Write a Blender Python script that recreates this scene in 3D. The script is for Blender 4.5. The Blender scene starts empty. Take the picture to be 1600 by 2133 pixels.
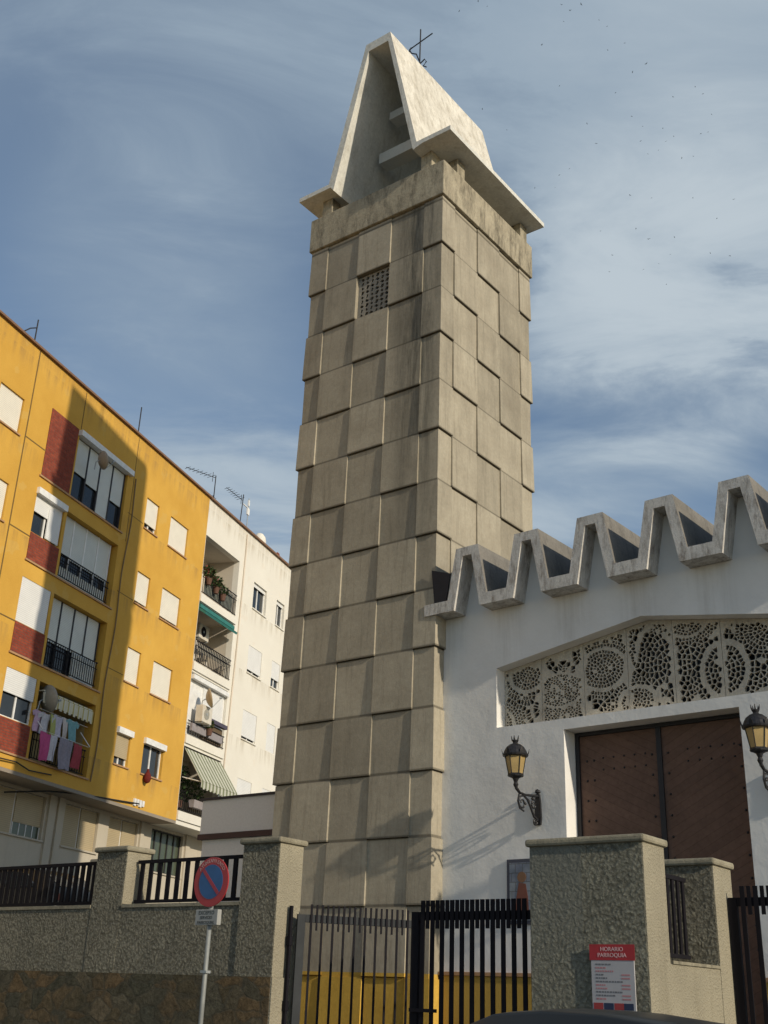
import bpy, bmesh, math, random
from mathutils import Vector, Matrix, geometry
R = math.radians
rnd = random.Random(7)
scene = bpy.context.scene
col = scene.collection

# ------------------------------------------------------------------ frames
AT = R(-37.82)      # tower, perimeter wall, street
AF = R(-40.20)      # church front
AB = R(70.41)       # apartment blocks
def frame(o, a):
    c, s = math.cos(a), math.sin(a)
    return lambda x, y, z: Vector((o[0] + c*x - s*y, o[1] + s*x + c*y, o[2] + z))
TO = (1.075, 20.97, 0.0)
FO = (1.075 + 0.33*0.6132, 20.97 + 0.33*0.7900, 0.0)
WO = (2.9563, 12.6594, 0.0)
KB = 1.03
ZB = 2.4
BO = (-6.8938, 40.6192, 1.5 + KB*(ZB-1.5))
tower_at = frame(TO, AT); front_at = frame(FO, AF); wall_at = frame(WO, AT)
_b = frame(BO, AB)
def block_at(s, y, z): return _b(s*KB, y*KB, (z-ZB)*KB)

# ------------------------------------------------------------------ object helpers
def props(o, label=None, cat=None, group=None, kind=None):
    if label: o['label'] = label
    if cat: o['category'] = cat
    if group: o['group'] = group
    if kind: o['kind'] = kind
    return o
def thing(name, label, cat, loc=(0,0,0), rz=0.0, group=None, sc=1.0):
    o = bpy.data.objects.new(name, None); col.objects.link(o)
    o.empty_display_size = 0.2
    o.location = loc; o.rotation_euler = (0, 0, rz); o.scale = (sc, sc, sc)
    return props(o, label, cat, group)

class MB:
    def __init__(s, off=(0,0,0)):
        s.v = []; s.f = []; s.m = []; s.off = Vector(off); s.mi = 0; s.smooth = False
    def vert(s, p):
        s.v.append(Vector(p) + s.off); return len(s.v)-1
    def face(s, idx): s.f.append(tuple(idx)); s.m.append(s.mi)
    def poly(s, pts): s.face([s.vert(p) for p in pts])
    def box(s, x0, x1, y0, y1, z0, z1):
        if x0 > x1: x0, x1 = x1, x0
        if y0 > y1: y0, y1 = y1, y0
        if z0 > z1: z0, z1 = z1, z0
        i = [s.vert(p) for p in ((x0,y0,z0),(x1,y0,z0),(x1,y1,z0),(x0,y1,z0),(x0,y0,z1),(x1,y0,z1),(x1,y1,z1),(x0,y1,z1))]
        for q in ((0,3,2,1),(4,5,6,7),(0,1,5,4),(1,2,6,5),(2,3,7,6),(3,0,4,7)): s.face([i[k] for k in q])
    def obox(s, c, ax, ay, az):
        c, ax, ay, az = map(Vector, (c, ax, ay, az))
        i = [s.vert(c + ax*a + ay*b + az*d) for d in (-1,1) for (a,b) in ((-1,-1),(1,-1),(1,1),(-1,1))]
        for q in ((0,3,2,1),(4,5,6,7),(0,1,5,4),(1,2,6,5),(2,3,7,6),(3,0,4,7)): s.face([i[k] for k in q])
    def loft(s, rings, cap=True, closed=True):
        ids = [[s.vert(p) for p in r] for r in rings]
        n = len(ids[0])
        for a, b in zip(ids[:-1], ids[1:]):
            for k in range(n if closed else n-1):
                s.face((a[k], a[(k+1) % n], b[(k+1) % n], b[k]))
        if cap:
            s.face(ids[0][::-1]); s.face(ids[-1])
    def lathe(s, prof, c=(0,0,0), n=12, rot=0.0):
        c = Vector(c)
        s.loft([[c + Vector((r*math.cos(rot+2*math.pi*k/n), r*math.sin(rot+2*math.pi*k/n), z)) for k in range(n)] for r, z in prof])
    def tube(s, pts, r, n=8):
        pts = [Vector(p) for p in pts]
        rs = r if isinstance(r, (list, tuple)) else [r]*len(pts)
        rings = []; up = None
        for i, p in enumerate(pts):
            d = (pts[min(i+1, len(pts)-1)] - pts[max(i-1, 0)])
            if d.length < 1e-9: d = Vector((0,0,1))
            d.normalize()
            if up is None:
                up = Vector((0,0,1)) if abs(d.z) < 0.9 else Vector((1,0,0))
            a = d.cross(up)
            if a.length < 1e-6: a = d.cross(Vector((1,0.3,0)))
            a.normalize(); b = d.cross(a).normalized(); up = b.cross(d)*-1 if False else up
            rings.append([p + a*rs[i]*math.cos(2*math.pi*k/n) + b*rs[i]*math.sin(2*math.pi*k/n) for k in range(n)])
        s.loft(rings)
    def prism(s, outline, axis, a0, a1):
        """closed outline of (u,v) extruded: axis 'y' -> (u,a,v); 'x' -> (a,u,v); 'z' -> (u,v,a)"""
        def P(u, v, a): return (u, a, v) if axis == 'y' else ((a, u, v) if axis == 'x' else (u, v, a))
        s.loft([[P(u, v, a0) for u, v in outline], [P(u, v, a1) for u, v in outline]])
    def plate(s, outer, holes, y0, y1, back=True, edge_top=0):
        """sheet in the xz plane between y0 (front) and y1 with real holes through it"""
        polys = [outer] + list(holes)
        vs = []; fs = []
        for p in polys:
            fs.append(list(range(len(vs), len(vs)+len(p)))); vs += [Vector(q) for q in p]
        ov, oe, of, _, _, orf = geometry.delaunay_2d_cdt(vs, [], fs, 0, 1e-5)
        def inside(p, x, z):
            r = False; j = len(p)-1
            for i in range(len(p)):
                if (p[i][1] > z) != (p[j][1] > z) and x < (p[j][0]-p[i][0])*(z-p[i][1])/(p[j][1]-p[i][1]) + p[i][0]: r = not r
                j = i
            return r
        hb = [(min(a for a, b in h), max(a for a, b in h), min(b for a, b in h), max(b for a, b in h), h) for h in holes]
        keep = []
        for f in of:
            x = sum(ov[k].x for k in f)/len(f); z = sum(ov[k].y for k in f)/len(f)
            if not inside(outer, x, z): continue
            if any(a < x < b and c < z < d and inside(h, x, z) for a, b, c, d, h in hb): continue
            keep.append(f)
        for y, flip in ((y0, False), (y1, True)):
            if flip and not back: continue
            ids = [s.vert((v.x, y, v.y)) for v in ov]
            for f in keep:
                q = [ids[k] for k in f]
                s.face(q[::-1] if flip else q)
        for pi_, p in enumerate(polys):
            n = len(p)
            for k in range(n):
                a, b = p[k], p[(k+1) % n]
                s.mi = 1 if (pi_ == 0 and k < edge_top) else 0
                s.poly(((a[0],y0,a[1]), (b[0],y0,b[1]), (b[0],y1,b[1]), (a[0],y1,a[1])))
        s.mi = 0
    def cavity(s, x0, x1, z0, z1, y0, y1):
        s.poly(((x0,y0,z0),(x0,y1,z0),(x0,y1,z1),(x0,y0,z1)))
        s.poly(((x1,y0,z0),(x1,y0,z1),(x1,y1,z1),(x1,y1,z0)))
        s.poly(((x0,y0,z0),(x1,y0,z0),(x1,y1,z0),(x0,y1,z0)))
        s.poly(((x0,y0,z1),(x0,y1,z1),(x1,y1,z1),(x1,y0,z1)))
        s.poly(((x0,y1,z0),(x1,y1,z0),(x1,y1,z1),(x0,y1,z1)))
    def build(s, name, mats, parent=None, label=None, smooth=False, weld=False, bevel=0):
        me = bpy.data.meshes.new(name)
        me.from_pydata([tuple(v) for v in s.v], [], s.f)
        if not isinstance(mats, (list, tuple)): mats = [mats]
        for m in mats: me.materials.append(m)
        for p, mi in zip(me.polygons, s.m): p.material_index = mi
        bm = bmesh.new(); bm.from_mesh(me)
        if weld: bmesh.ops.remove_doubles(bm, verts=bm.verts, dist=1e-4)
        bmesh.ops.recalc_face_normals(bm, faces=bm.faces)
        bm.to_mesh(me); bm.free()
        if smooth:
            for p in me.polygons: p.use_smooth = True
        me.update()
        o = bpy.data.objects.new(name, me); col.objects.link(o)
        if parent is not None: o.parent = parent
        if label: o['label'] = label
        if bevel:
            b = o.modifiers.new('bevel', 'BEVEL'); b.width = bevel; b.segments = 2; b.limit_method = 'ANGLE'; b.angle_limit = R(40)
        return o
def circle(cx, cz, r, n=24, a0=0.0):
    return [(cx + r*math.cos(a0+2*math.pi*k/n), cz + r*math.sin(a0+2*math.pi*k/n)) for k in range(n)]
def rect(x0, x1, z0, z1): return [(x0,z0),(x1,z0),(x1,z1),(x0,z1)]
def copy_tree(o, parent=None):
    c = o.copy(); col.objects.link(c)
    if parent is not None: c.parent = parent
    for ch in [q for q in bpy.data.objects if q.parent == o]: copy_tree(ch, c)
    return c

# ------------------------------------------------------------------ materials
class NT:
    def __init__(s, name):
        s.mat = bpy.data.materials.new(name); s.mat.use_nodes = True
        s.t = s.mat.node_tree; s.n = s.t.nodes; s.b = s.n['Principled BSDF']
        s.tc = None
    def node(s, kind, **kw):
        x = s.n.new(kind)
        for k, v in kw.items():
            if k.startswith('_'): setattr(x, k[1:], v)
            else: x.inputs[k.replace('_', ' ')].default_value = v
        return x
    def link(s, a, b): s.t.links.new(a, b)
    def coord(s, scale=(1,1,1), rot=(0,0,0), loc=(0,0,0)):
        if s.tc is None: s.tc = s.n.new('ShaderNodeTexCoord')
        m = s.node('ShaderNodeMapping'); m.inputs['Scale'].default_value = scale
        m.inputs['Rotation'].default_value = rot; m.inputs['Location'].default_value = loc
        s.link(s.tc.outputs['Object'], m.inputs['Vector']); return m.outputs['Vector']
    def noise(s, vec, scale, detail=4, rough=0.6, dist=0.0):
        x = s.node('ShaderNodeTexNoise', Scale=scale, Detail=detail, Roughness=rough, Distortion=dist)
        s.link(vec, x.inputs['Vector']); return x.outputs['Fac']
    def vor(s, vec, scale, feature='F1'):
        x = s.node('ShaderNodeTexVoronoi', Scale=scale, _feature=feature)
        s.link(vec, x.inputs['Vector']); return x.outputs['Distance']
    def ramp(s, fac, stops):
        x = s.n.new('ShaderNodeValToRGB'); e = x.color_ramp.elements
        while len(e) < len(stops): e.new(0.5)
        for k, (p, c) in enumerate(stops):
            e[k].position = p
            if not isinstance(c, (list, tuple)): c = (c, c, c)
            e[k].color = (*c, 1)
        s.link(fac, x.inputs['Fac']); return x.outputs['Color']
    def mix(s, fac, a, b, mode='MIX'):
        x = s.n.new('ShaderNodeMix'); x.data_type = 'RGBA'; x.blend_type = mode
        for i, v in ((0, fac), (6, a), (7, b)):
            if hasattr(v, 'is_linked') or hasattr(v, 'links'): s.link(v, x.inputs[i])
            elif i == 0: x.inputs[0].default_value = v
            else: x.inputs[i].default_value = (*v, 1) if len(v) == 3 else v
        return x.outputs[2]
    def math(s, op, a, b=0.0):
        x = s.n.new('ShaderNodeMath'); x.operation = op
        for i, v in ((0, a), (1, b)):
            if hasattr(v, 'links'): s.link(v, x.inputs[i])
            else: x.inputs[i].default_value = v
        return x.outputs[0]
    def sep(s, vec):
        x = s.n.new('ShaderNodeSeparateXYZ'); s.link(vec, x.inputs[0]); return x.outputs
    def bump(s, h, dist, strength=1.0, prev=None):
        x = s.n.new('ShaderNodeBump'); x.inputs['Strength'].default_value = strength; x.inputs['Distance'].default_value = dist
        s.link(h, x.inputs['Height'])
        if prev is not None: s.link(prev, x.inputs['Normal'])
        return x.outputs['Normal']
    def done(s, color=None, rough=0.85, metal=0.0, normal=None, spec=0.3):
        if color is not None:
            if hasattr(color, 'links'): s.link(color, s.b.inputs['Base Color'])
            else: s.b.inputs['Base Color'].default_value = (*color, 1)
        if hasattr(rough, 'links'): s.link(rough, s.b.inputs['Roughness'])
        else: s.b.inputs['Roughness'].default_value = rough
        s.b.inputs['Metallic'].default_value = metal
        s.b.inputs['Specular IOR Level'].default_value = spec
        if normal is not None: s.link(normal, s.b.inputs['Normal'])
        return s.mat

def painted(name, base, var=0.10, dirt=0.25, dirtcol=(0.25,0.22,0.17), rough=0.85, bump=0.004, bscale=30, spec=0.25, streak=0.5):
    t = NT(name); v = t.coord()
    n1 = t.noise(v, 0.7, 5, 0.6); n2 = t.noise(t.coord((3,3,0.35)), 1.3, 5, 0.65); n3 = t.noise(v, bscale, 3, 0.6)
    dark = tuple(c*(1-var*2) for c in base)
    c = t.mix(t.ramp(n1, [(0.3, 0.0), (0.7, 1.0)]), dark, tuple(min(1, c*(1+var*0.5)) for c in base))
    st = t.ramp(n2, [(0.52, 0.0), (0.8, dirt*streak*2)])
    c = t.mix(st, c, dirtcol)
    fine = t.ramp(n3, [(0.25, 0.93), (0.75, 1.05)])
    c = t.mix(1.0, c, fine, 'MULTIPLY')
    return t.done(c, rough, normal=t.bump(n3, bump), spec=spec)

def block_render(name, base, base2, dirt, patch):
    t = NT(name); v = t.coord(); sx = t.sep(v)
    n1 = t.noise(v, 0.45, 6, 0.62); n2 = t.noise(t.coord((2.2,2.2,0.22)), 1.4, 6, 0.7); n3 = t.noise(v, 24, 3, 0.6); n4 = t.noise(t.coord(loc=(9,3,5)), 1.6, 4, 0.5)
    c = t.mix(t.ramp(n1, [(0.32,0.0),(0.68,1.0)]), base, base2)
    # squarish repair patches
    c = t.mix(t.ramp(n4, [(0.635,0.0),(0.645,0.55)]), c, patch)
    # drips: strongest just under each storey's sills, fading in half a metre
    f = t.math('FRACT', t.math('DIVIDE', t.math('SUBTRACT', 13.44, sx[2]), 2.65))
    drip = t.mix(1.0, t.ramp(f, [(0.0,0.85),(0.26,0.0)]), t.ramp(n2, [(0.46,0.0),(0.66,1.0)]), 'MULTIPLY')
    c = t.mix(drip, c, dirt)
    top = t.ramp(t.math('SUBTRACT', sx[2], 15.4), [(0.35,0.0),(1.0,0.7)])
    c = t.mix(t.mix(1.0, top, t.ramp(n2, [(0.40,0.0),(0.65,1.0)]), 'MULTIPLY'), c, dirt)
    c = t.mix(1.0, c, t.ramp(n3, [(0.25,0.95),(0.75,1.04)]), 'MULTIPLY')
    return t.done(c, 0.88, normal=t.bump(n3, 0.004), spec=0.2)

def plain(name, base, rough=0.6, metal=0.0, spec=0.4, var=0.12, scale=6, bump=0.0):
    t = NT(name); v = t.coord(); n = t.noise(v, scale, 4)
    c = t.mix(t.ramp(n, [(0.3, 0.0), (0.7, 1.0)]), tuple(c*(1-var) for c in base), tuple(min(1, c*(1+var)) for c in base))
    return t.done(c, rough, metal, t.bump(n, bump) if bump else None, spec)

def concrete_panels():
    t = NT('tower_concrete'); v = t.coord()
    n1 = t.noise(v, 1.1, 6, 0.65); n2 = t.noise(v, 14, 5, 0.7); n3 = t.noise(t.coord((6,6,0.5)), 1.5, 6, 0.7)
    fine = t.noise(t.coord((60,60,12)), 1.0, 3, 0.6)
    c = t.mix(t.ramp(n1, [(0.3,0.0),(0.72,1.0)]), (0.31,0.275,0.21), (0.42,0.38,0.295))
    # each slab of a cast stone its own tone: cells that follow rows and columns
    sx = t.sep(t.coord())
    row = t.math('FLOOR', t.math('DIVIDE', t.math('SUBTRACT', 16.7, sx[2]), 1.19))
    cx = t.math('FLOOR', t.math('DIVIDE', t.math('SUBTRACT', sx[0], 0.48), 0.96))
    cy = t.math('FLOOR', t.math('DIVIDE', t.math('ADD', sx[1], 0.47), 0.96))
    cmb = t.n.new('ShaderNodeCombineXYZ'); t.link(cx, cmb.inputs[0]); t.link(cy, cmb.inputs[1]); t.link(row, cmb.inputs[2])
    wn = t.n.new('ShaderNodeTexWhiteNoise'); wn.noise_dimensions = '3D'; t.link(cmb.outputs[0], wn.inputs['Vector'])
    c = t.mix(1.0, c, t.ramp(wn.outputs['Value'], [(0.0, 0.80), (1.0, 1.10)]), 'MULTIPLY')
    c = t.mix(t.ramp(n3, [(0.52,0.0),(0.8,0.55)]), c, (0.12,0.105,0.08))
    # rain stains below the cap, near the front corner
    zz = t.ramp(t.math('DIVIDE', sx[2], 22.0), [(0.36,0.0),(0.66,1.0)])
    xx = t.ramp(t.math('ADD', t.math('MULTIPLY', sx[0], 0.25), 1.0), [(0.66,0.0),(0.78,1.0),(0.93,1.0),(0.985,0.25)])
    st = t.noise(t.coord((2.2,2.2,0.22), loc=(3,1,2)), 1.6, 6, 0.75)
    s1 = t.mix(1.0, t.mix(1.0, zz, xx, 'MULTIPLY'), t.ramp(st, [(0.34,0.0),(0.62,0.85)]), 'MULTIPLY')
    c = t.mix(s1, c, (0.055,0.055,0.045))
    jf = t.math('FRACT', t.math('DIVIDE', t.math('SUBTRACT', sx[2], 0.06), 1.19))
    jd = t.math('ABSOLUTE', t.math('SUBTRACT', jf, 0.5))
    c = t.mix(t.mix(1.0, t.ramp(jd, [(0.466,0.0),(0.484,0.80)]), t.ramp(n2, [(0.2,0.6),(0.7,1.0)]), 'MULTIPLY'), c, (0.085,0.075,0.055))
    # yellow painted foot
    foot = t.math('LESS_THAN', sx[2], 1.31)
    yel = t.mix(t.ramp(n1, [(0.3,0.0),(0.7,1.0)]), (0.50,0.31,0.055), (0.62,0.41,0.08))
    c = t.mix(foot, c, yel)
    c = t.mix(1.0, c, t.ramp(n2, [(0.25,0.86),(0.75,1.1)]), 'MULTIPLY')
    nb = t.bump(fine, 0.006, 0.5); nb = t.bump(n2, 0.006, 0.6, nb)
    return t.done(c, 0.9, normal=nb, spec=0.2)

def raw_concrete(name, a, b, stain=(0.08,0.08,0.07), amt=0.7, scale=1.0, seed=0.0, lo=0.5, hi=0.72):
    t = NT(name); v = t.coord(loc=(seed,seed,seed)); n1 = t.noise(v, 1.2*scale, 6, 0.65); n2 = t.noise(v, 16*scale, 5, 0.7)
    n3 = t.noise(t.coord((3,3,0.9), loc=(seed,2,1)), 1.6*scale, 7, 0.75)
    c = t.mix(t.ramp(n1, [(0.3,0.0),(0.7,1.0)]), a, b)
    c = t.mix(t.ramp(n3, [(lo,0.0),(hi,amt)]), c, stain)
    c = t.mix(1.0, c, t.ramp(n2, [(0.25,0.82),(0.75,1.12)]), 'MULTIPLY')
    return t.done(c, 0.9, normal=t.bump(n2, 0.01), spec=0.2)

def roughcast(name, a, b, cell=27, dist=0.045, dark=(0.10,0.10,0.085), smoothx=None):
    t = NT(name); v = t.coord()
    wv = t.n.new('ShaderNodeMapping')
    nn = t.node('ShaderNodeTexNoise', Scale=7.0, Detail=3.0); t.link(v, nn.inputs['Vector'])
    dv = t.mix(0.06, v, nn.outputs['Color'], 'ADD')
    d1 = t.vor(dv, cell, 'SMOOTH_F1'); d2 = t.noise(dv, cell*0.9, 5, 0.7); d3 = t.noise(v, 1.1, 5, 0.65)
    h = t.math('SUBTRACT', t.math('MULTIPLY', d2, 1.3), d1)
    c = t.mix(t.ramp(d3, [(0.3,0.0),(0.7,1.0)]), a, b)
    pit = t.ramp(h, [(0.05,0.56),(0.40,0.92),(0.8,1.26)])
    c = t.mix(1.0, c, pit, 'MULTIPLY')
    st = t.noise(t.coord((1.6,1.6,0.5), loc=(4,4,4)), 1.2, 6, 0.7)
    c = t.mix(t.ramp(st, [(0.5,0.0),(0.72,0.55)]), c, dark)
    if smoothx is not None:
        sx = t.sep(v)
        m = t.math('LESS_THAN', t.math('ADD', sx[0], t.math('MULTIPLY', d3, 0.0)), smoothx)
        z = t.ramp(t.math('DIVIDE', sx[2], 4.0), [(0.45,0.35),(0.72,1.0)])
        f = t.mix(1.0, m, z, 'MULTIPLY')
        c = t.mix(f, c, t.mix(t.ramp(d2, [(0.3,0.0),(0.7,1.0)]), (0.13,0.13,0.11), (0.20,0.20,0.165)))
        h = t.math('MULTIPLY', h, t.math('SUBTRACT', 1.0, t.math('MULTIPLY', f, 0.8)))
    return t.done(c, 0.95, normal=t.bump(h, dist), spec=0.15)

def rubble(name):
    t = NT(name); v = t.coord((1,1,1))
    nn = t.node('ShaderNodeTexNoise', Scale=2.2, Detail=3.0); t.link(v, nn.inputs['Vector'])
    dv = t.mix(0.35, v, nn.outputs['Color'], 'ADD')
    vo = t.node('ShaderNodeTexVoronoi', Scale=2.6); m = t.n.new('ShaderNodeMapping'); m.inputs['Scale'].default_value = (1,1,1.9)
    t.link(dv, m.inputs['Vector']); t.link(m.outputs[0], vo.inputs['Vector'])
    ve = t.node('ShaderNodeTexVoronoi', Scale=2.6, _feature='DISTANCE_TO_EDGE'); t.link(m.outputs[0], ve.inputs['Vector'])
    sp = t.n.new('ShaderNodeSeparateColor'); t.link(vo.outputs['Color'], sp.inputs[0])
    c = t.ramp(sp.outputs[0], [(0.0,(0.075,0.072,0.05)),(0.35,(0.105,0.086,0.052)),(0.6,(0.15,0.103,0.055)),(0.8,(0.085,0.083,0.06)),(1.0,(0.155,0.125,0.08))])
    n2 = t.noise(v, 11, 6, 0.75); c = t.mix(1.0, c, t.ramp(n2, [(0.25,0.35),(0.75,1.6)]), 'MULTIPLY')
    j = t.ramp(ve.outputs['Distance'], [(0.0,0.35),(0.10,1.0)])
    c = t.mix(j, (0.075,0.07,0.053), c)
    n4 = t.noise(v, 1.0, 5, 0.6); c = t.mix(t.ramp(n4, [(0.48,0.0),(0.7,0.7)]), c, (0.045,0.047,0.035))
    h = t.math('ADD', t.math('MULTIPLY', j, 0.25), n2)
    return t.done(c, 0.95, normal=t.bump(h, 0.05), spec=0.15)

def brick(name, a, b, mortar, w=0.25, h=0.075, ms=0.008):
    t = NT(name); v = t.coord(rot=(R(90),0,0))
    x = t.node('ShaderNodeTexBrick', Scale=1.0); x.inputs['Color1'].default_value = (*a,1); x.inputs['Color2'].default_value = (*b,1)
    x.inputs['Mortar'].default_value = (*mortar,1); x.inputs['Brick Width'].default_value = w; x.inputs['Row Height'].default_value = h; x.inputs['Mortar Size'].default_value = ms
    t.link(v, x.inputs['Vector'])
    n = t.noise(t.coord(), 8, 4); c = t.mix(1.0, x.outputs['Color'], t.ramp(n, [(0.3,0.8),(0.7,1.15)]), 'MULTIPLY')
    return t.done(c, 0.9, normal=t.bump(x.outputs['Fac'], -0.006), spec=0.2)

def slats(name, base, pitch=0.05, axis=2, rough=0.5, depth=0.006, dark=0.62, rot=(0,0,0), var=0.05, sharp=(0.0,0.12)):
    t = NT(name); v = t.coord(rot=rot); sx = t.sep(v)[axis]
    f = t.math('FRACT', t.math('DIVIDE', sx, pitch))
    g = t.math('ABSOLUTE', t.math('SUBTRACT', f, 0.5))
    line = t.ramp(g, [(0.5-sharp[1], 1.0), (0.5, dark)])
    n = t.noise(t.coord(), 2.5, 5); c = t.mix(t.ramp(n, [(0.3,0.0),(0.7,1.0)]), tuple(k*(1-var) for k in base), tuple(min(1,k*(1+var)) for k in base))
    c = t.mix(1.0, c, line, 'MULTIPLY')
    return t.done(c, rough, normal=t.bump(line, depth), spec=0.3)

def stripes(name, cols, pitch, axis=0):
    t = NT(name); sx = t.sep(t.coord())[axis]
    f = t.math('FRACT', t.math('DIVIDE', sx, pitch))
    r = t.n.new('ShaderNodeValToRGB'); r.color_ramp.interpolation = 'CONSTANT'; e = r.color_ramp.elements
    while len(e) < len(cols): e.new(0.5)
    for k, (p, c) in enumerate(cols): e[k].position = p; e[k].color = (*c, 1)
    t.link(f, r.inputs['Fac']); n = t.noise(t.coord(), 5, 4)
    c = t.mix(1.0, r.outputs['Color'], t.ramp(n, [(0.3,0.9),(0.7,1.05)]), 'MULTIPLY')
    return t.done(c, 0.9, spec=0.1)

def glass_dark(name, base=(0.02,0.025,0.03), rough=0.08, spec=0.5):
    t = NT(name); n = t.noise(t.coord(), 1.5, 3)
    c = t.mix(n, tuple(k*0.6 for k in base), tuple(k*1.5 for k in base))
    return t.done(c, rough, normal=t.bump(n, 0.01, 0.3), spec=spec)

M = {}
M['tower'] = concrete_panels()
M['cornice'] = raw_concrete('cornice_concrete', (0.30,0.265,0.195), (0.43,0.385,0.285), (0.085,0.075,0.055), 0.85, 1.0, 0.0, 0.46, 0.68)
M['cap'] = raw_concrete('whitewashed_concrete', (0.56,0.53,0.46), (0.74,0.71,0.63), (0.30,0.26,0.19), 0.75, 1.3, 3.0, 0.47, 0.70)
M['cap_inner'] = raw_concrete('white_painted_concrete', (0.56,0.56,0.52), (0.68,0.67,0.61), (0.30,0.27,0.20), 0.5, 0.8, 1.0)
M['cap_clean'] = painted('white_soffit_paint', (0.62,0.62,0.58), 0.05, 0.10)
M['roof_con'] = raw_concrete('roof_fold_concrete', (0.50,0.49,0.46), (0.66,0.64,0.60), (0.13,0.10,0.075), 0.85, 1.6, 7.0, 0.47, 0.70)
M['white_wall'] = painted('white_facade_render', (0.70,0.695,0.68), 0.02, 0.05, (0.45,0.43,0.38), bump=0.0015, bscale=20)
def front_render():
    t = NT('church_front_render'); v = t.coord(); sx = t.sep(v)
    n1 = t.noise(v, 0.8, 5, 0.6); n3 = t.noise(v, 18, 4, 0.6); n5 = t.noise(t.coord((5,5,0.35)), 1.0, 6, 0.7)
    c = t.mix(t.ramp(n1, [(0.3,0.0),(0.7,1.0)]), (0.69,0.68,0.65), (0.80,0.79,0.76))
    # grey run-off under each valley of the roof, fading a metre below it
    f = t.math('FRACT', t.math('DIVIDE', t.math('SUBTRACT', sx[0], 0.82), 1.36)); d = t.math('ABSOLUTE', t.math('SUBTRACT', f, 0.5))
    vz = t.ramp(t.math('SUBTRACT', sx[2], 6.2), [(0.1,0.0),(1.0,1.0)])
    k = t.mix(1.0, t.mix(1.0, t.ramp(d, [(0.12,0.28),(0.36,0.0)]), vz, 'MULTIPLY'), t.ramp(n5, [(0.42,0.0),(0.62,1.0)]), 'MULTIPLY')
    c = t.mix(k, c, (0.36,0.33,0.28))
    c = t.mix(t.ramp(n5, [(0.60,0.0),(0.85,0.30)]), c, (0.42,0.40,0.35))
    low = t.ramp(sx[2], [(0.0,0.35),(1.0,0.0)])
    c = t.mix(t.mix(1.0, low, t.ramp(n1, [(0.4,0.0),(0.6,1.0)]), 'MULTIPLY'), c, (0.40,0.36,0.28))
    return t.done(c, 0.9, normal=t.bump(n3, 0.0025, prev=t.bump(n1, 0.03)), spec=0.2)
M['front'] = front_render()
M['white_block'] = block_render('cream_white_render', (0.68,0.65,0.575), (0.74,0.715,0.64), (0.44,0.39,0.30), (0.70,0.65,0.56))
M['yellow'] = block_render('ochre_yellow_render', (0.53,0.295,0.05), (0.64,0.38,0.075), (0.36,0.215,0.07), (0.58,0.37,0.10))
M['yellow_dado'] = painted('yellow_dado_paint', (0.56,0.37,0.08), 0.12, 0.45, (0.35,0.22,0.05))
M['tan_in'] = painted('tan_recess_render', (0.48,0.38,0.20), 0.08, 0.2)
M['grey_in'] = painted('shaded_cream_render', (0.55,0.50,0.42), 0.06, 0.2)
M['ground_fl'] = painted('ground_floor_render', (0.50,0.45,0.36), 0.05, 0.2)
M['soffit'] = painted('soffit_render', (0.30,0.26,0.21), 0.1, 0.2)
M['brick_red'] = brick('red_brick_cladding', (0.30,0.065,0.035), (0.22,0.045,0.028), (0.16,0.08,0.06))
M['sill'] = plain('terracotta_sill', (0.42,0.25,0.13), 0.8)
M['roof_edge'] = plain('roof_tile_edge', (0.20,0.115,0.07), 0.85, bump=0.02)
M['shut_cream'] = slats('cream_roller_slats', (0.74,0.70,0.60), 0.055)
M['shut_white'] = slats('white_roller_slats', (0.72,0.72,0.70), 0.055)
M['shut_tan'] = slats('tan_roller_slats', (0.42,0.34,0.21), 0.055)
M['shut_grey'] = slats('pale_blind_slats', (0.60,0.62,0.58), 0.05)
M['alu'] = plain('white_aluminium', (0.72,0.72,0.70), 0.45)
M['dark_frame'] = plain('dark_window_frame', (0.025,0.023,0.025), 0.6)
M['glass'] = glass_dark('window_glass')
M['glass_green'] = glass_dark('greenish_glass', (0.06,0.075,0.05), 0.2)
M['black'] = plain('black_painted_iron', (0.010,0.009,0.012), 0.75, 0.0, 0.15)
M['gate_grey'] = plain('dark_grey_gate_paint', (0.045,0.048,0.05), 0.8, 0.0, 0.15)
M['iron'] = plain('cast_iron', (0.022,0.022,0.025), 0.5, 0.3, 0.5, 0.3, 20, 0.004)
M['lamp_glass'] = plain('amber_lantern_glass', (0.36,0.26,0.11), 0.35, 0, 0.4, 0.15, 3)
M['galv'] = plain('galvanised_steel', (0.36,0.38,0.38), 0.45, 0.35, 0.5)
M['rough_grey'] = roughcast('grey_roughcast', (0.25,0.235,0.18), (0.34,0.32,0.245))
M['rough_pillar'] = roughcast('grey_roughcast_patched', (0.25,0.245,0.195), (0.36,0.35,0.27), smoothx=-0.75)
M['rough_lit'] = painted('sunlit_roughcast', (0.35,0.315,0.23), 0.12, 0.45, (0.17,0.15,0.10), bump=0.03, bscale=38)  # roughcast made paler: sunlight on the right-facing sides is put into the colour
M['coping'] = raw_concrete('coping_concrete', (0.20,0.18,0.13), (0.33,0.30,0.22), (0.07,0.065,0.05), 0.6, 2.0, 5.0)
M['rubble'] = rubble('rubble_stone')
M['asphalt'] = plain('asphalt', (0.045,0.045,0.047), 0.95, 0, 0.2, 0.25, 40, 0.01)
M['paving'] = brick('paving_slabs', (0.15,0.145,0.13), (0.12,0.115,0.105), (0.09,0.09,0.08), 0.4, 0.4, 0.012)
M['yard'] = plain('yard_cement', (0.16,0.15,0.125), 0.95, 0, 0.2, 0.2, 5, 0.01)
M['earth'] = plain('terrace_cement', (0.20,0.19,0.16), 0.95, 0, 0.2, 0.2, 4, 0.02)
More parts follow.
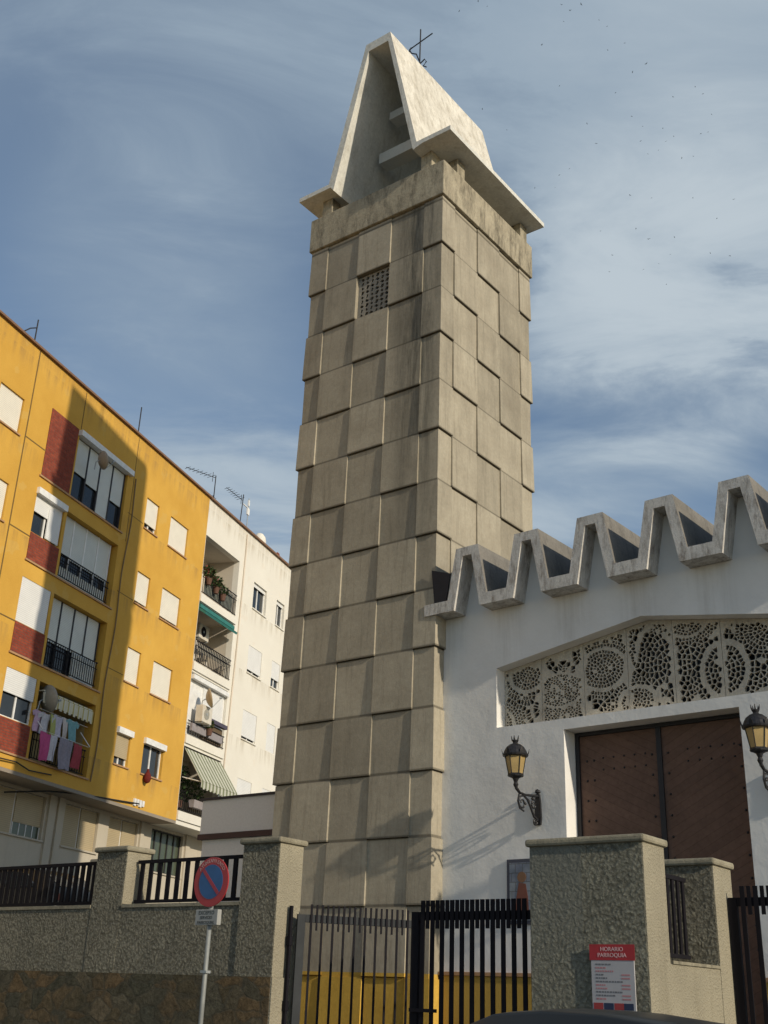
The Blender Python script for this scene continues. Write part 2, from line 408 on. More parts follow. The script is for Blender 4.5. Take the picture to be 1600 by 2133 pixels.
M['lattice'] = raw_concrete('cast_stone_lattice', (0.46,0.41,0.33), (0.64,0.58,0.47), (0.22,0.19,0.15), 0.5, 1.4, 2.0)
M['lattice_dark'] = glass_dark('unlit_backing_glass', (0.012,0.012,0.013), 0.3, 0.3)  # near-black colour stands for the unlit space behind frieze and grille
M['bird'] = plain('dark_feathers', (0.05,0.05,0.055), 0.8)

# ------------------------------------------------------------------ ground (setting)
def structure(name, mb, mat, loc=(0,0,0), rz=0.0):
    o = mb.build(name, mat); o.location = loc; o.rotation_euler = (0,0,rz)
    props(o, kind='structure'); return o
g = MB(); g.box(-400, 400, -400, 400, -0.5, 0.0); structure('ground', g, M['yard'])
g = MB(); g.box(-60, 60, -10.6, -1.9, 0.0, 0.012); structure('road', g, M['asphalt'], WO, AT)
g = MB(); g.box(-60, 60, -1.9, -0.06, 0.0, 0.13); structure('pavement', g, M['paving'], WO, AT)
g = MB(); g.box(-11.0, 16, 0.46, 30, 0.0, 0.60); structure('churchyard', g, M['yard'], WO, AT)
g = MB(); g.box(-60, -11.02, 0.47, 60, 0.0, 2.42); structure('upper_terrace', g, M['earth'], WO, AT)

# ------------------------------------------------------------------ bell tower
tw = thing('bell_tower', 'tall square concrete bell tower of staggered slabs with a white folded cap', 'bell tower', tower_at(0,0,0.6), AT)
TZ = -0.6
CB = [0, 0.49, 1.45, 2.43, 3.41, 3.90]
W = 3.9
def outline(par, top, grille=False):
    base = 0.030 if top else 0.047
    def p(j, side):
        if grille and side == 0 and j == 2: return -0.17
        return base if (j + par) % 2 == 0 else 0.0
    pts = []
    for side in range(4):
        seq = []
        for j in range(5):
            seq.append((CB[j], p(j, side))); seq.append((CB[j+1], p(j, side)))
        e = seq[0][1]
        seq[0] = (-e, seq[0][1]); seq[-1] = (W + e, seq[-1][1])
        seq = seq[:-1]
        for a, o in seq:
            if side == 0: pts.append((-a, -o))             # front-left face, going left
            elif side == 1: pts.append((-W - o, a))
            elif side == 2: pts.append((-W + a, W + o))
            else: pts.append((o, W - a))
    return pts
rows = [18.62] + [17.32 - 1.19*k for k in range(14)] + [0.6]
sh = MB((0,0,TZ))
for k in range(len(rows)-1):
    z1, z0 = rows[k], rows[k+1]
    if z0 < 0.6: z0 = 0.6
    if z1 - z0 < 0.05: continue
    g_ = (k == 1)
    a, b = outline(k, False, g_), outline(k, True, g_)
    def shrink(pts, d): return [(x - math.copysign(d, x + W/2), y - math.copysign(d, y - W/2)) for x, y in pts]
    sh.loft([[(x, y, z0) for x, y in a], [(x, y, z1 - 0.022) for x, y in b], [(x, y, z1 - 0.020) for x, y in shrink(b, 0.028)], [(x, y, z1 - 0.001) for x, y in shrink(b, 0.028)]])
shaft = sh.build('shaft', M['tower'], tw)
# pierced grille in the slab left out of the second row
gr = MB((0,0,TZ))
holes = []
nx, nz = 6, 9
gx0, gx1, gz0, gz1 = -2.43+0.05, -1.45-0.05, 16.15, 17.28
for i in range(nx):
    for j in range(nz):
        cx = gx0 + (i+0.5)*(gx1-gx0)/nx; cz = gz0 + (j+0.5)*(gz1-gz0)/nz
        if (i + 2*j) % 3 == 0 or (i % 2 == 0 and j % 3 == 1):
            w, h = 0.044, 0.050
        else: w, h = 0.066, 0.052
        s_ = 0.018 if (i+j) % 2 else -0.018
        holes.append([(cx-w, cz-h*0.3-s_), (cx+w*0.2, cz-h-s_*0.2), (cx+w, cz+h*0.3+s_), (cx-w*0.2, cz+h+s_*0.2)])
gr.plate(rect(gx0-0.045, gx1+0.045, gz0-0.02, gz1+0.02), holes, 0.06, 0.11)
gr.build('grille', plain('grey_grille_stone', (0.26,0.24,0.20), 0.9), tw)
gb = MB((0,0,TZ)); gb.box(-2.40, -1.48, 0.152, 0.166, 16.14, 17.30); gb.build('grille_dark_sheet', M['lattice_dark'], tw)  # near-black sheet paints the darkness seen through the holes
cn = MB((0,0,TZ))
e = 0.09
cn.box(-W-e, e, -e, W+e, 18.62, 19.59)
cn.build('cornice', M['cornice'], tw, bevel=0.02)
cn = MB((0,0,TZ)); cn.box(-W+0.25, -0.25, 0.25, W-0.25, 19.592, 19.70); cn.build('deck', M['cornice'], tw)
# posts
for (x0, x1, y0, y1) in ((-3.66,-3.34,-0.06,0.26), (-0.60,-0.28,-0.06,0.26), (-0.24,0.06,0.52,0.84), (-0.24,0.06,3.46,3.78), (-3.72,-3.42,3.45,3.75), (-3.9,-3.6,1.0,1.3)):
    p_ = MB((0,0,TZ)); p_.box(x0, x1, y0, y1, 19.592, 20.055); p_.build('post', M['cornice'], tw, bevel=0.012)
# cap: folded shell, hat shaped section run from front to back
Y0, Y1 = -0.40, 3.98
top = [(-4.17,20.18), (-3.20,20.18), (-2.22,24.25), (-1.44,24.25), (-0.50,20.18), (0.47,20.18)]
low = [(0.47,20.06), (-0.33,20.06), (-0.60,19.99), (-1.50,23.98), (-2.13,23.98), (-3.04,19.93), (-3.14,20.06), (-4.17,20.06)]
cp = MB((0,0,TZ))
def shell(mb, a, b, y0, y1, both=None):
    tp = [(x, z) for x, z in a]; lw = [(x, z) for x, z in b][::-1]
    mb.plate(tp + b, [], y0, y1, edge_top=len(tp)-1)
shell(cp, top, low, Y0, Y1)
cp.build('cap_shell', [M['cap_inner'], M['cap']], tw, weld=True)
for (za, zb) in ((21.32,21.64), (22.64,22.88)):
    for yy in (0.75, 2.9):
        b_ = MB((0,0,TZ))
        def wl(z): return -3.0 + (z-19.95)*(0.87/4.03)
        def wr(z): return -0.62 - (z-20.0)*(0.88/3.98)
        b_.loft([[(wl(za)+0.16, yy, za), (wr(za), yy, za), (wr(zb), yy, zb), (wl(za)+0.16, yy, zb)],
                 [(wl(za)+0.16, yy+0.38, za), (wr(za), yy+0.38, za), (wr(zb), yy+0.38, zb), (wl(za)+0.16, yy+0.38, zb)]])
        b_.build('cross_beam', M['cap_clean'], tw)
bl = MB((0,0,TZ)); bl.lathe([(0.02,21.3),(0.10,21.28),(0.16,21.1),(0.19,20.85),(0.27,20.66),(0.25,20.64),(0.02,20.7)], (-1.0,1.0,0), 20)
bl.build('bell', plain('bronze', (0.10,0.075,0.04), 0.45, 0.8), tw, smooth=True)
# iron cross with a small scrolled foot
cr = MB((0,0,TZ)); cx, cy = -1.60, 1.12
cr.tube([(cx,cy,24.2),(cx,cy,25.74)], 0.019)
cr.tube([(cx-0.36,cy,25.22),(cx+0.40,cy,25.36)], 0.017)
cr.tube([(cx-0.36,cy,25.20),(cx-0.28,cy,25.04),(cx-0.12,cy,24.92),(cx-0.02,cy,24.62)], 0.018)
cr.tube([(cx-0.40,cy,25.10),(cx-0.30,cy,25.26)], 0.018)
cr.tube([(cx,cy,24.50),(cx+0.16,cy,24.58),(cx+0.22,cy,24.46),(cx+0.12,cy,24.36),(cx+0.22,cy,24.27)], 0.018)
cr.build('cross', M['iron'], tw)

# ------------------------------------------------------------------ church
ch = thing('church', 'white church front with zigzag folded concrete roof and big brown door', 'church', front_at(0,0,0.6), AF)
CZ = -0.6
PER, C0, NP = 1.36, 0.82, 6
XE = C0 + PER*(NP-1) + 0.455 + 0.56          # right end
topl = [(-0.2, 8.63)]; lowl = [(-0.2, 8.40)]
for k in range(NP):
    c = C0 + k*PER
    topl += [(c-0.455,8.63),(c-0.26,9.66),(c+0.26,9.66),(c+0.455,8.63)]
    lowl += [(c-0.305,8.40),(c-0.105,9.48),(c+0.105,9.48),(c+0.305,8.40)]
topl.append((XE,8.63)); lowl.append((XE,8.40))
rf = MB((0,0,CZ)); rf.plate(topl + lowl[::-1], [], -0.40, 13.0, edge_top=len(topl)-1)
rf.build('folded_roof', [M['roof_con'], raw_concrete('grey_roof_coating', (0.165,0.155,0.135), (0.23,0.215,0.19), (0.07,0.07,0.07), 0.6, 1.2, 9.0)], ch, weld=True)
XR = XE - 0.2
friz = [(1.23,6.12),(7.25,6.12),(7.25,7.24),(4.24,7.73),(1.23,7.24)]
door = rect(2.64, 5.84, 0.62, 5.93)
wl_ = MB((0,0,CZ))
outer = [(0.0,0.6)] + [(XR,0.6)] + [(XR,8.395)] + [(x,z-0.004) for x, z in lowl[1:-1]][::-1] + [(0.0,8.395)]
wl_.plate(outer, [friz, door], 0.0, 0.50)
wl_.build('front_wall', M['front'], ch)
sd = MB((0,0,CZ)); sd.box(XR-0.3, XR-0.002, 0.502, 12.6, 0.6, 8.39); sd.box(0.12, 0.4, 0.502, 12.6, 0.6, 8.39); sd.box(0.402, XR-0.302, 12.3, 12.6, 0.6, 8.39)
sd.build('side_wall', M['white_wall'], ch)
for xa, xb in ((0.02, 2.60), (5.88, XR)):
    dk = MB((0,0,CZ)); dk.box(xa, xb, -0.03, -0.001, 0.6, 1.90); dk.build('dado', M['yellow_dado'], ch)
    dl = MB((0,0,CZ)); dl.box(xa, xb, -0.06, -0.001, 1.903, 1.96); dl.build('dado_rail', M['sill'], ch)
# dark flashing at the first valley, against the tower corner
fl = MB((0,0,CZ))
fl.loft([[(0.04,-0.395,8.635),(0.33,-0.395,8.635),(0.42,-0.395,9.18),(-0.04,-0.395,9.34)],[(0.04,-0.37,8.635),(0.33,-0.37,8.635),(0.42,-0.37,9.18),(-0.04,-0.37,9.34)]])
fl.build('flashing', plain('black_roof_felt', (0.015,0.015,0.02), 0.8), ch)
# pierced stone frieze: seven panels
def zt(x): return 7.24 + (0.49/3.01)*(3.01-abs(x-4.24))
def clipq(q, x0, x1):
    for (x, z) in q:
        if x < x0+0.018 or x > x1-0.018 or z < 6.16 or z > zt(x)-0.05: return False
    return True
cents = [(1.05,6.25),(1.75,7.1),(2.42,6.72),(3.30,6.98),(3.95,6.30),(4.55,6.85),(4.95,7.60),(5.55,6.65),(6.35,7.20),(6.75,6.35),(7.4,7.0)]
rr = random.Random(3)
sites = []
for ci, (cx, cz) in enumerate(cents):
    ring = 0; rad = 0.0
    stepr = rr.choice([0.062, 0.070, 0.078]); el = rr.choice([0.62, 0.8, 1.2, 1.5])
    blank = {6} if ci % 3 == 0 else ({5} if ci % 3 == 1 else {8})
    while rad < 1.4:
        n = max(1, int(2*math.pi*rad/(0.064 if ring % 3 else 0.090)))
        a0 = rr.random()*6.28
        for k in range(n):
            a = a0 + 2*math.pi*(k + rr.uniform(-0.22,0.22))/n; r_ = rad + rr.uniform(-0.016,0.016)
            x, z = cx + r_*math.cos(a), cz + r_*math.sin(a)*el
            dd = sorted((math.hypot(x-c[0], (z-c[1])/el if c == (cx,cz) else z-c[1]), i) for i, c in enumerate(cents))
            if dd[0][1] != ci or not (1.1 < x < 7.4 and 6.0 < z < 7.9): continue
            sites.append((x, z, ring in blank or rr.random() < 0.03))
        rad += stepr; ring += 1
allq = []
for a_, (x, z, bl_) in enumerate(sites):
    if bl_: continue
    poly = [(x-0.075,z-0.075),(x+0.075,z-0.075),(x+0.075,z+0.075),(x-0.075,z+0.075)]
    gap = rr.uniform(0.004, 0.009)
    for b_, (u, v, _) in enumerate(sites):
        if a_ == b_ or abs(u-x) > 0.2 or abs(v-z) > 0.2: continue
        dx, dz = u-x, v-z; d = math.hypot(dx, dz)
        if d < 0.032:
            poly = []; break
        dx /= d; dz /= d; lim = d/2 - gap
        out = []
        for k in range(len(poly)):
            p, q_ = poly[k], poly[(k+1) % len(poly)]
            sp_, sq_ = (p[0]-x)*dx + (p[1]-z)*dz - lim, (q_[0]-x)*dx + (q_[1]-z)*dz - lim
            if sp_ <= 0: out.append(p)
            if (sp_ < 0) != (sq_ < 0) and abs(sp_-sq_) > 1e-9:
                t_ = sp_/(sp_-sq_); out.append((p[0]+(q_[0]-p[0])*t_, p[1]+(q_[1]-p[1])*t_))
        poly = out
        if len(poly) < 3: break
    if len(poly) < 3: continue
    cl = []
    for p in poly:
        if not cl or math.hypot(p[0]-cl[-1][0], p[1]-cl[-1][1]) > 0.006: cl.append(p)
    if len(cl) > 2 and math.hypot(cl[0][0]-cl[-1][0], cl[0][1]-cl[-1][1]) <= 0.006: cl.pop()
    if len(cl) > 2: allq.append(cl)
px = [1.235, 2.05, 2.93, 3.80, 4.67, 5.53, 6.39, 7.245]
for a, b in zip(px[:-1], px[1:]):
    a2, b2 = a + 0.004, b - 0.004
    o_ = [(a2,6.125),(b2,6.125),(b2,zt(b2)-0.006)] + ([(4.24,zt(4.24)-0.006)] if a2 < 4.24 < b2 else []) + [(a2,zt(a2)-0.006)]
    hs = [q for q in allq if clipq(q, a2, b2)]
    p_ = MB((0,0,CZ)); p_.plate(o_, hs, 0.27, 0.335)
    p_.build('frieze_panel', M['lattice'], ch)
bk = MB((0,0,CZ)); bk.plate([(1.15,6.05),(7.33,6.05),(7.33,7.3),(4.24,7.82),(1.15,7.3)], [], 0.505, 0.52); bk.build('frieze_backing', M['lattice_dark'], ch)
# door
def planks(name, ang):
    t = NT(name); v = t.coord(rot=(0, ang, 0)); s_ = t.sep(v)[2]
    f = t.math('FRACT', t.math('DIVIDE', s_, 0.135)); gg = t.math('ABSOLUTE', t.math('SUBTRACT', f, 0.5))
    line = t.ramp(gg, [(0.46,1.0),(0.5,0.62)])
    cell = t.math('FLOOR', t.math('DIVIDE', s_, 0.135)); wn = t.n.new('ShaderNodeTexWhiteNoise'); wn.noise_dimensions = '1D'; t.link(cell, wn.inputs['W'])
    n = t.noise(t.coord(), 1.2, 4); gnoise = t.noise(t.coord((1,1,1), rot=(0,ang,0)), 14, 5)
    c = t.mix(t.ramp(n, [(0.3,0.0),(0.7,1.0)]), (0.135,0.078,0.054), (0.185,0.104,0.072))
    c = t.mix(1.0, c, t.ramp(wn.outputs['Value'], [(0,0.93),(1,1.06)]), 'MULTIPLY'); c = t.mix(1.0, c, t.ramp(gnoise, [(0.3,0.85),(0.7,1.1)]), 'MULTIPLY')
    c = t.mix(1.0, c, line, 'MULTIPLY')
    return t.done(c, 0.6, normal=t.bump(line, 0.005), spec=0.2)
M['plankL'] = planks('left_leaf_planks', R(-27)); M['plankR'] = planks('right_leaf_planks', R(27))
M['stud'] = plain('iron_studs', (0.02,0.016,0.015), 0.5)
fr = MB((0,0,CZ)); fr.box(2.65,2.72,0.36,0.49,0.62,5.92); fr.box(5.76,5.83,0.36,0.49,0.62,5.92); fr.box(2.722,5.758,0.36,0.49,5.86,5.92); fr.build('door_frame', M['dark_frame'], ch)
ast = MB((0,0,CZ)); ast.box(4.195,4.285,0.37,0.45,0.62,5.858); ast.build('door_centre_post', M['dark_frame'], ch)
for (x0, x1, m, lab) in ((2.722,4.193,'plankL','left door leaf of reddish brown diagonal planks'), (4.287,5.758,'plankR','right door leaf of darker brown diagonal planks')):
    d_ = MB((0,0,CZ)); d_.box(x0, x1, 0.40, 0.46, 0.62, 5.855)
    leaf = d_.build('door_leaf', M[m], ch, label=lab)
    st_ = MB((0,0,CZ))
    xs = ([x0+0.13, x0+0.27, x1-0.10] if m == 'plankL' else [x0+0.10, x1-0.12])
    z = 1.0
    while z < 5.75:
        for x in xs: st_.lathe([(0.024,0),(0.018,0.012),(0.004,0.018)], (0,0,0), 7) if False else st_.loft([[ (x+0.024*math.cos(a*1.047), 0.3995, z+0.024*math.sin(a*1.047)) for a in range(6)], [(x+0.012*math.cos(a*1.047), 0.383, z+0.012*math.sin(a*1.047)) for a in range(6)]])
        z += 0.34
    for i in range(5):
        for zz in (5.25, 5.45):
            x = x0 + 0.45 + i*0.2
            st_.loft([[ (x+0.02*math.cos(a*1.047), 0.3995, zz+0.02*math.sin(a*1.047)) for a in range(6)], [(x+0.01*math.cos(a*1.047), 0.385, zz+0.01*math.sin(a*1.047)) for a in range(6)]])
    st_.build('studs', M['stud'], leaf)
tl = MB((0,0,CZ)); tl.box(2.3, 6.2, -1.2, -0.002, 0.45, 0.60); tl.build('doorstep', M['coping'], ch)

# framed tile picture beside the door
tp = thing('tile_picture', 'framed religious tile picture on the white wall behind the gate', 'wall picture', front_at(1.78,-0.001,3.25), AF)
q = MB(); q.box(-0.33,0.33,-0.035,0,-0.53,0.53); q.build('frame', plain('dark_blue_frame', (0.06,0.065,0.09), 0.5), tp)
q = MB(); q.box(-0.27,0.27,-0.045,-0.035,-0.47,0.47); q.build('tiles', brick('glazed_tiles', (0.24,0.27,0.30), (0.20,0.22,0.27), (0.14,0.15,0.16), 0.15, 0.15, 0.006), tp)
q = MB(); q.prism([(-0.15,-0.42),(0.12,-0.42),(0.10,-0.1),(0.06,0.12),(-0.08,0.14),(-0.13,-0.1)], 'y', -0.050, -0.0452); q.build('robe', plain('red_brown_glaze', (0.16,0.05,0.03), 0.35), tp)
q = MB(); q.prism(circle(-0.02,0.23,0.09,14), 'y', -0.050, -0.0452); q.build('head', plain('ochre_glaze', (0.20,0.10,0.05), 0.35), tp)

# ------------------------------------------------------------------ wall lanterns
def make_lantern():
    t = thing('wall_lantern', 'ornate iron wall lantern with amber glass on the white wall left of the door', 'wall lamp', front_at(2.10,0,4.35), AF, 'wall lanterns beside the church door')
    # local origin: foot of wall plate; y negative away from wall
    b = MB()
    b.prism([(-0.05,-0.02),(0.05,-0.02),(0.065,0.1),(0.05,0.4),(0.03,0.5),(-0.03,0.5),(-0.05,0.4),(-0.065,0.1)], 'y', -0.045, 0.0)
    b.lathe([(0.01,0.50),(0.05,0.53),(0.04,0.57),(0.0,0.59)], (0,-0.03,0), 10)
    b.build('wall_plate', M['iron'], t)
    b = MB()
    y = -0.72
    b.tube([(0,-0.04,0.46),(0,-0.20,0.45),(0,-0.42,0.43),(0,-0.60,0.44),(0,-0.70,0.50),(0,y,0.58)], [0.028,0.024,0.022,0.024,0.03,0.032])
    b.tube([(0,-0.04,0.06),(0,-0.16,0.10),(0,-0.26,0.24),(0,-0.36,0.36),(0,-0.50,0.42)], [0.024,0.022,0.02,0.02,0.018])
    def curl(cy, cz, r0, turns, a0, sgn=1):
        return [(0, cy + sgn*r0*(1-k/18*0.75)*math.cos(a0+turns*6.283*k/18), cz + r0*(1-k/18*0.75)*math.sin(a0+turns*6.283*k/18)) for k in range(19)]
    b.tube(curl(-0.53,0.28,0.12,1.3,1.4), 0.017, 6)
    b.tube(curl(-0.16,0.30,0.09,1.3,1.0), 0.015, 6)
    b.tube(curl(-0.13,0.02,0.07,1.2,2.0,-1), 0.018, 6)
    b.tube([(0,-0.62,0.42),(0,-0.66,0.30),(0,-0.60,0.18),(0,-0.48,0.15)], 0.016, 6)
    for i in range(3):
        b.lathe([(0.004,-0.03),(0.028,-0.01),(0.028,0.01),(0.004,0.03)], (0,-0.2-0.12*i,0.40-0.06*i), 8)
    b.build('bracket', M['iron'], t)
    b = MB()
    b.lathe([(0.03,0.52),(0.045,0.56),(0.03,0.60),(0.055,0.66),(0.09,0.68),(0.135,0.695),(0.14,0.715),(0.12,0.722)], (0,y,0), 12)
    b.build('collar', M['iron'], t)
    n = 6
    b = MB(); b.lathe([(0.118,0.725),(0.172,1.03)], (0,y,0), n, R(30)); b.build('lantern_glass', M['lamp_glass'], t)
    b = MB()
    for k in range(n):
        a = R(30) + 2*math.pi*k/n
        b.tube([(0.121*math.cos(a), y+0.121*math.sin(a), 0.725),(0.176*math.cos(a), y+0.176*math.sin(a), 1.03)], 0.008, 6)
    b.lathe([(0.12,0.722),(0.135,0.722),(0.135,0.742),(0.12,0.742)], (0,y,0), n, R(30))
    b.build('glazing_bars', M['iron'], t)
    b = MB()
    b.lathe([(0.17,1.03),(0.215,1.035),(0.225,1.06),(0.205,1.09),(0.19,1.13),(0.155,1.19),(0.10,1.235),(0.055,1.25),(0.04,1.27),(0.05,1.29),(0.06,1.31),(0.03,1.32)], (0,y,0), 20)
    b.build('hood', M['iron'], t, smooth=False)
    b = MB()
    for k in range(n):
        a = R(30) + 2*math.pi*k/n; c, s = math.cos(a), math.sin(a)
        b.loft([[(0.205*c-0.03*s, y+0.205*s+0.03*c, 1.06),(0.205*c+0.03*s, y+0.205*s-0.03*c, 1.06),(0.22*c+0.03*s, y+0.22*s-0.03*c, 1.06),(0.22*c-0.03*s, y+0.22*s+0.03*c, 1.06)],
                [(0.222*c-0.026*s, y+0.222*s+0.026*c, 1.11),(0.222*c+0.026*s, y+0.222*s-0.026*c, 1.11),(0.232*c+0.026*s, y+0.232*s-0.026*c, 1.11),(0.232*c-0.026*s, y+0.232*s+0.026*c, 1.11)],
                [(0.235*c-0.005*s, y+0.235*s+0.005*c, 1.16),(0.235*c+0.005*s, y+0.235*s-0.005*c, 1.16),(0.24*c+0.005*s, y+0.24*s-0.005*c, 1.16),(0.24*c-0.005*s, y+0.24*s+0.005*c, 1.16)]])
    for k in range(5):
        a = 2*math.pi*k/5; c, s = math.cos(a), math.sin(a)
        b.tube([(0.045*c, y+0.045*s, 1.30),(0.06*c, y+0.06*s, 1.34),(0.068*c, y+0.068*s, 1.39)], [0.016,0.012,0.004], 5)
    b.build('crown', M['iron'], t)
    return t
lan = make_lantern()
l2 = copy_tree(lan); l2.location = front_at(6.38,0,4.35)
l2['label'] = 'ornate iron wall lantern right of the brown door, cut by the photo edge'

# ------------------------------------------------------------------ perimeter wall
bw = thing('boundary_wall', 'grey roughcast boundary wall with rubble stone foot left of the gate', 'wall', wall_at(-8,0,0), AT)
OX = 8.0
def WM(): return MB((OX,0,0))
q = WM(); q.box(-30, -5.985, 0.0, 0.45, 1.70, 2.60); q.build('roughcast_wall', M['rough_grey'], bw)
q = WM(); q.box(-30, -5.30, -0.035, 0.45, 0.0, 1.698); q.build('stone_base', M['rubble'], bw)
q = WM(); q.box(-5.298, -5.27, -0.03, 0.45, 0.0, 1.698); q.build('sunlit_return', M['rough_lit'], bw)  # wall end, with sunlight put into the paler colour
q = WM(); q.box(-30, -9.13, -0.02, 0.47, 2.602, 2.65); q.box(-8.41, -5.99, -0.02, 0.47, 2.602, 2.65); q.build('coping', M['coping'], bw)
def pillar(x0, x1, y0, y1, z0, z1, parent, mb, mfront, capz=0.08, over=0.05, side=True, sz=None):
    sz = z0 if sz is None else sz
    q = mb(); q.box(x0, x1-(0.012 if side else 0), y0, y1, z0, z1)
    p = q.build('pillar', mfront, parent)
    if side:
        q = mb(); q.box(x1-0.011, x1+0.004, y0+0.004, y1-0.004, sz, z1); q.build('sunlit_side', M['rough_lit'], p)  # paler skin on the right face paints in its sunlight
    q = mb(); q.box(x0-over, x1+over, y0-over, y1+over, z1, z1+capz); q.build('pillar_cap', M['coping'], p, bevel=0.028)
    return p
pillar(-9.12, -8.43, -0.006, 0.47, 1.70, 3.42, bw, WM, M['rough_grey'], sz=2.66)
pillar(-5.98, -5.30, -0.02, 0.47, 1.70, 3.40, bw, WM, M['rough_grey'])
pillar(-13.9, -13.2, -0.006, 0.47, 1.70, 3.42, bw, WM, M['rough_grey'], sz=2.66)

def railing(name, label, x0, x1, z0, z1, n, y=0.2, bwid=0.055, group='black railings on the boundary wall', org=None, rz=AT, rail=0.05):
    t = thing(name, label, 'railing', org if org is not None else wall_at((x0+x1)/2, y, z0), rz, group)
    L = x1-x0
    for (nm, za, zb) in (('top_rail', z1-z0-rail, z1-z0), ('bottom_rail', 0.0, rail*0.9)):
        q = MB(); q.box(-L/2, L/2, -0.02, 0.02, za, zb); q.build(nm, M['black'], t)
    for k in range(n):
        x = -L/2 + (k+0.5)*L/n
        q = MB(); q.box(x-bwid/2, x+bwid/2, -0.012, 0.012, rail*0.9+0.001, z1-z0-rail-0.001); q.build('bar', M['black'], t)
    return t
railing('railing', 'long black railing at the far left edge of the boundary wall', -13.15, -9.17, 2.68, 3.32, 27, bwid=0.085)
railing('railing', 'black railing between two grey pillars behind the no parking sign', -8.38, -6.03, 2.68, 3.30, 12, bwid=0.08)

gp = thing('gate_pillar', 'wide grey roughcast gate pillar with a red and white notice, right of the gate', 'gate pillar', wall_at(0,0,0), AT)
def GM(): return MB()
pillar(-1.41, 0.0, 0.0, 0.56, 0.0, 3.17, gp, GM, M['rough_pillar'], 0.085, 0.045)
q = GM(); q.box(-0.45, 0.0, 0.562, 1.968, 0.0, 1.95); q.build('low_wall', M['rough_lit'], gp)
q = GM(); q.box(-0.47, 0.02, 0.60, 1.965, 1.952, 1.985); q.build('coping', M['coping'], gp)
pillar(-0.66, 0.0, 1.97, 2.55, 0.0, 3.13, gp, GM, M['rough_grey'], 0.085, 0.045)
t = railing('railing', 'short black railing in the gap between the two right hand pillars', 0, 1.36, 2.05, 2.98, 9, org=wall_at(-0.36,1.265,2.05), rz=AT+R(90), bwid=0.06)
t['category'] = 'railing'

# notice on the pillar
nt = thing('notice_board', 'red and white printed notice fixed to the wide gate pillar', 'notice', wall_at(-0.40,-0.002,1.79), AT)
q = MB(); q.box(-0.25,0.25,-0.03,-0.012,-0.33,0.305); q.build('panel', plain('notice_white', (0.40,0.39,0.40), 0.5, var=0.04), nt)
q = MB(); q.box(-0.265,0.265,-0.034,-0.0302,0.165,0.325); q.build('red_header', plain('notice_red', (0.36,0.025,0.03), 0.5), nt)
q = MB()
for k, x in enumerate((-0.18,-0.06,0.06,0.17)):
    q.mi = k % 2; q.box(x-0.055, x+0.055, -0.033, -0.0302, -0.32, -0.255)
q.build('footer_marks', [plain('notice_red_mark', (0.32,0.04,0.04), 0.5), plain('notice_navy', (0.02,0.03,0.07), 0.5)], nt)
q = MB(); lr = random.Random(5)
mm = [plain('print_grey', (0.16,0.16,0.17), 0.6), plain('print_pink', (0.42,0.20,0.21), 0.6), plain('print_pale', (0.66,0.42,0.42), 0.6)]
z = 0.125
pat = [(0,0.16),(1,0.10),(1,0.2),(0,0.09),(0,0.13),(0,0.30),(1,0.11),(1,0.13),(0,0.30),(0,0.22),(1,0.12)]
for mi, w in pat:
    q.mi = mi; x = -0.2
    while x < -0.2 + w:
        ww = lr.uniform(0.012,0.035); q.box(x, x+ww, -0.0318, -0.0302, z-0.009, z+0.007); x += ww + 0.008
    if lr.random() < 0.6:
        q.mi = 1; q.box(0.10, 0.2, -0.0318, -0.0302, z-0.009, z+0.006)
    z -= 0.034
q.build('print', mm, nt)
def add_text(mb, body, size, loc, tilt=0.0):
    """lettering as real extruded mesh, standing in the xz plane and facing -y"""
    cu = bpy.data.curves.new('lettering', 'FONT'); cu.body = body; cu.size = size; cu.align_x = 'CENTER'; cu.align_y = 'CENTER'; cu.extrude = 0.0012
    o = bpy.data.objects.new('lettering', cu); col.objects.link(o)
    dg = bpy.context.evaluated_depsgraph_get(); me = bpy.data.meshes.new_from_object(o.evaluated_get(dg))
    mt = Matrix.Translation(loc) @ Matrix.Rotation(-tilt, 4, 'Y') @ Matrix.Rotation(R(90), 4, 'X')
    base = len(mb.v)
    for v in me.vertices: mb.v.append(mt @ v.co)
    for p in me.polygons: mb.face([base + k for k in p.vertices])
    bpy.data.objects.remove(o); bpy.data.curves.remove(cu); bpy.data.meshes.remove(me)
M['print_white'] = plain('print_white', (0.62,0.42,0.42), 0.6)
q = MB(); add_text(q, 'HORARIO', 0.06, (0,-0.0355,0.275)); add_text(q, 'PARROQUIA', 0.06, (0,-0.0355,0.215)); q.build('heading', M['print_white'], nt)

# ------------------------------------------------------------------ gates
def gate_leaf(name, label, L, n, org, rz, mat, z0=0.12, ztop=2.50, frame_l=0.11, frame_r=0.08, bwid=0.055, bth=0.02, flatlong=False, cat='gate', group='black metal gate leaves', barmat=None):
    barmat = barmat or mat
    t = thing(name, label, cat, org, rz, group)
    q = MB()
    q.box(0, frame_l, -0.03, 0.03, z0, ztop); q.box(L-frame_r, L, -0.03, 0.03, z0, ztop)
    q.box(frame_l+0.001, L-frame_r-0.001, -0.025, 0.025, z0, z0+0.1)
    q.box(frame_l+0.001, L-frame_r-0.001, -0.025, 0.025, ztop-0.10, ztop)
    q.build('frame', mat, t, bevel=0.004)
    W_ = L-frame_l-frame_r
    for k in range(n):
        x = frame_l + (k+0.5)*W_/n
        q = MB(); q.box(x-bwid/2, x+bwid/2, -0.028-bth, -0.028, z0+0.02, ztop+0.13); q.build('bar', barmat, t)
        if k < n-1:
            x += 0.5*W_/n
            q = MB(); q.box(x-bwid*0.42, x+bwid*0.42, -0.028-bth, -0.028, ztop-0.20, ztop+0.13); q.build('picket', barmat, t)
    return t
gl = gate_leaf('gate_leaf', 'black closed gate leaf beside the wide grey pillar', 1.78, 11, wall_at(-3.26,0.28,0), AT, M['black'])
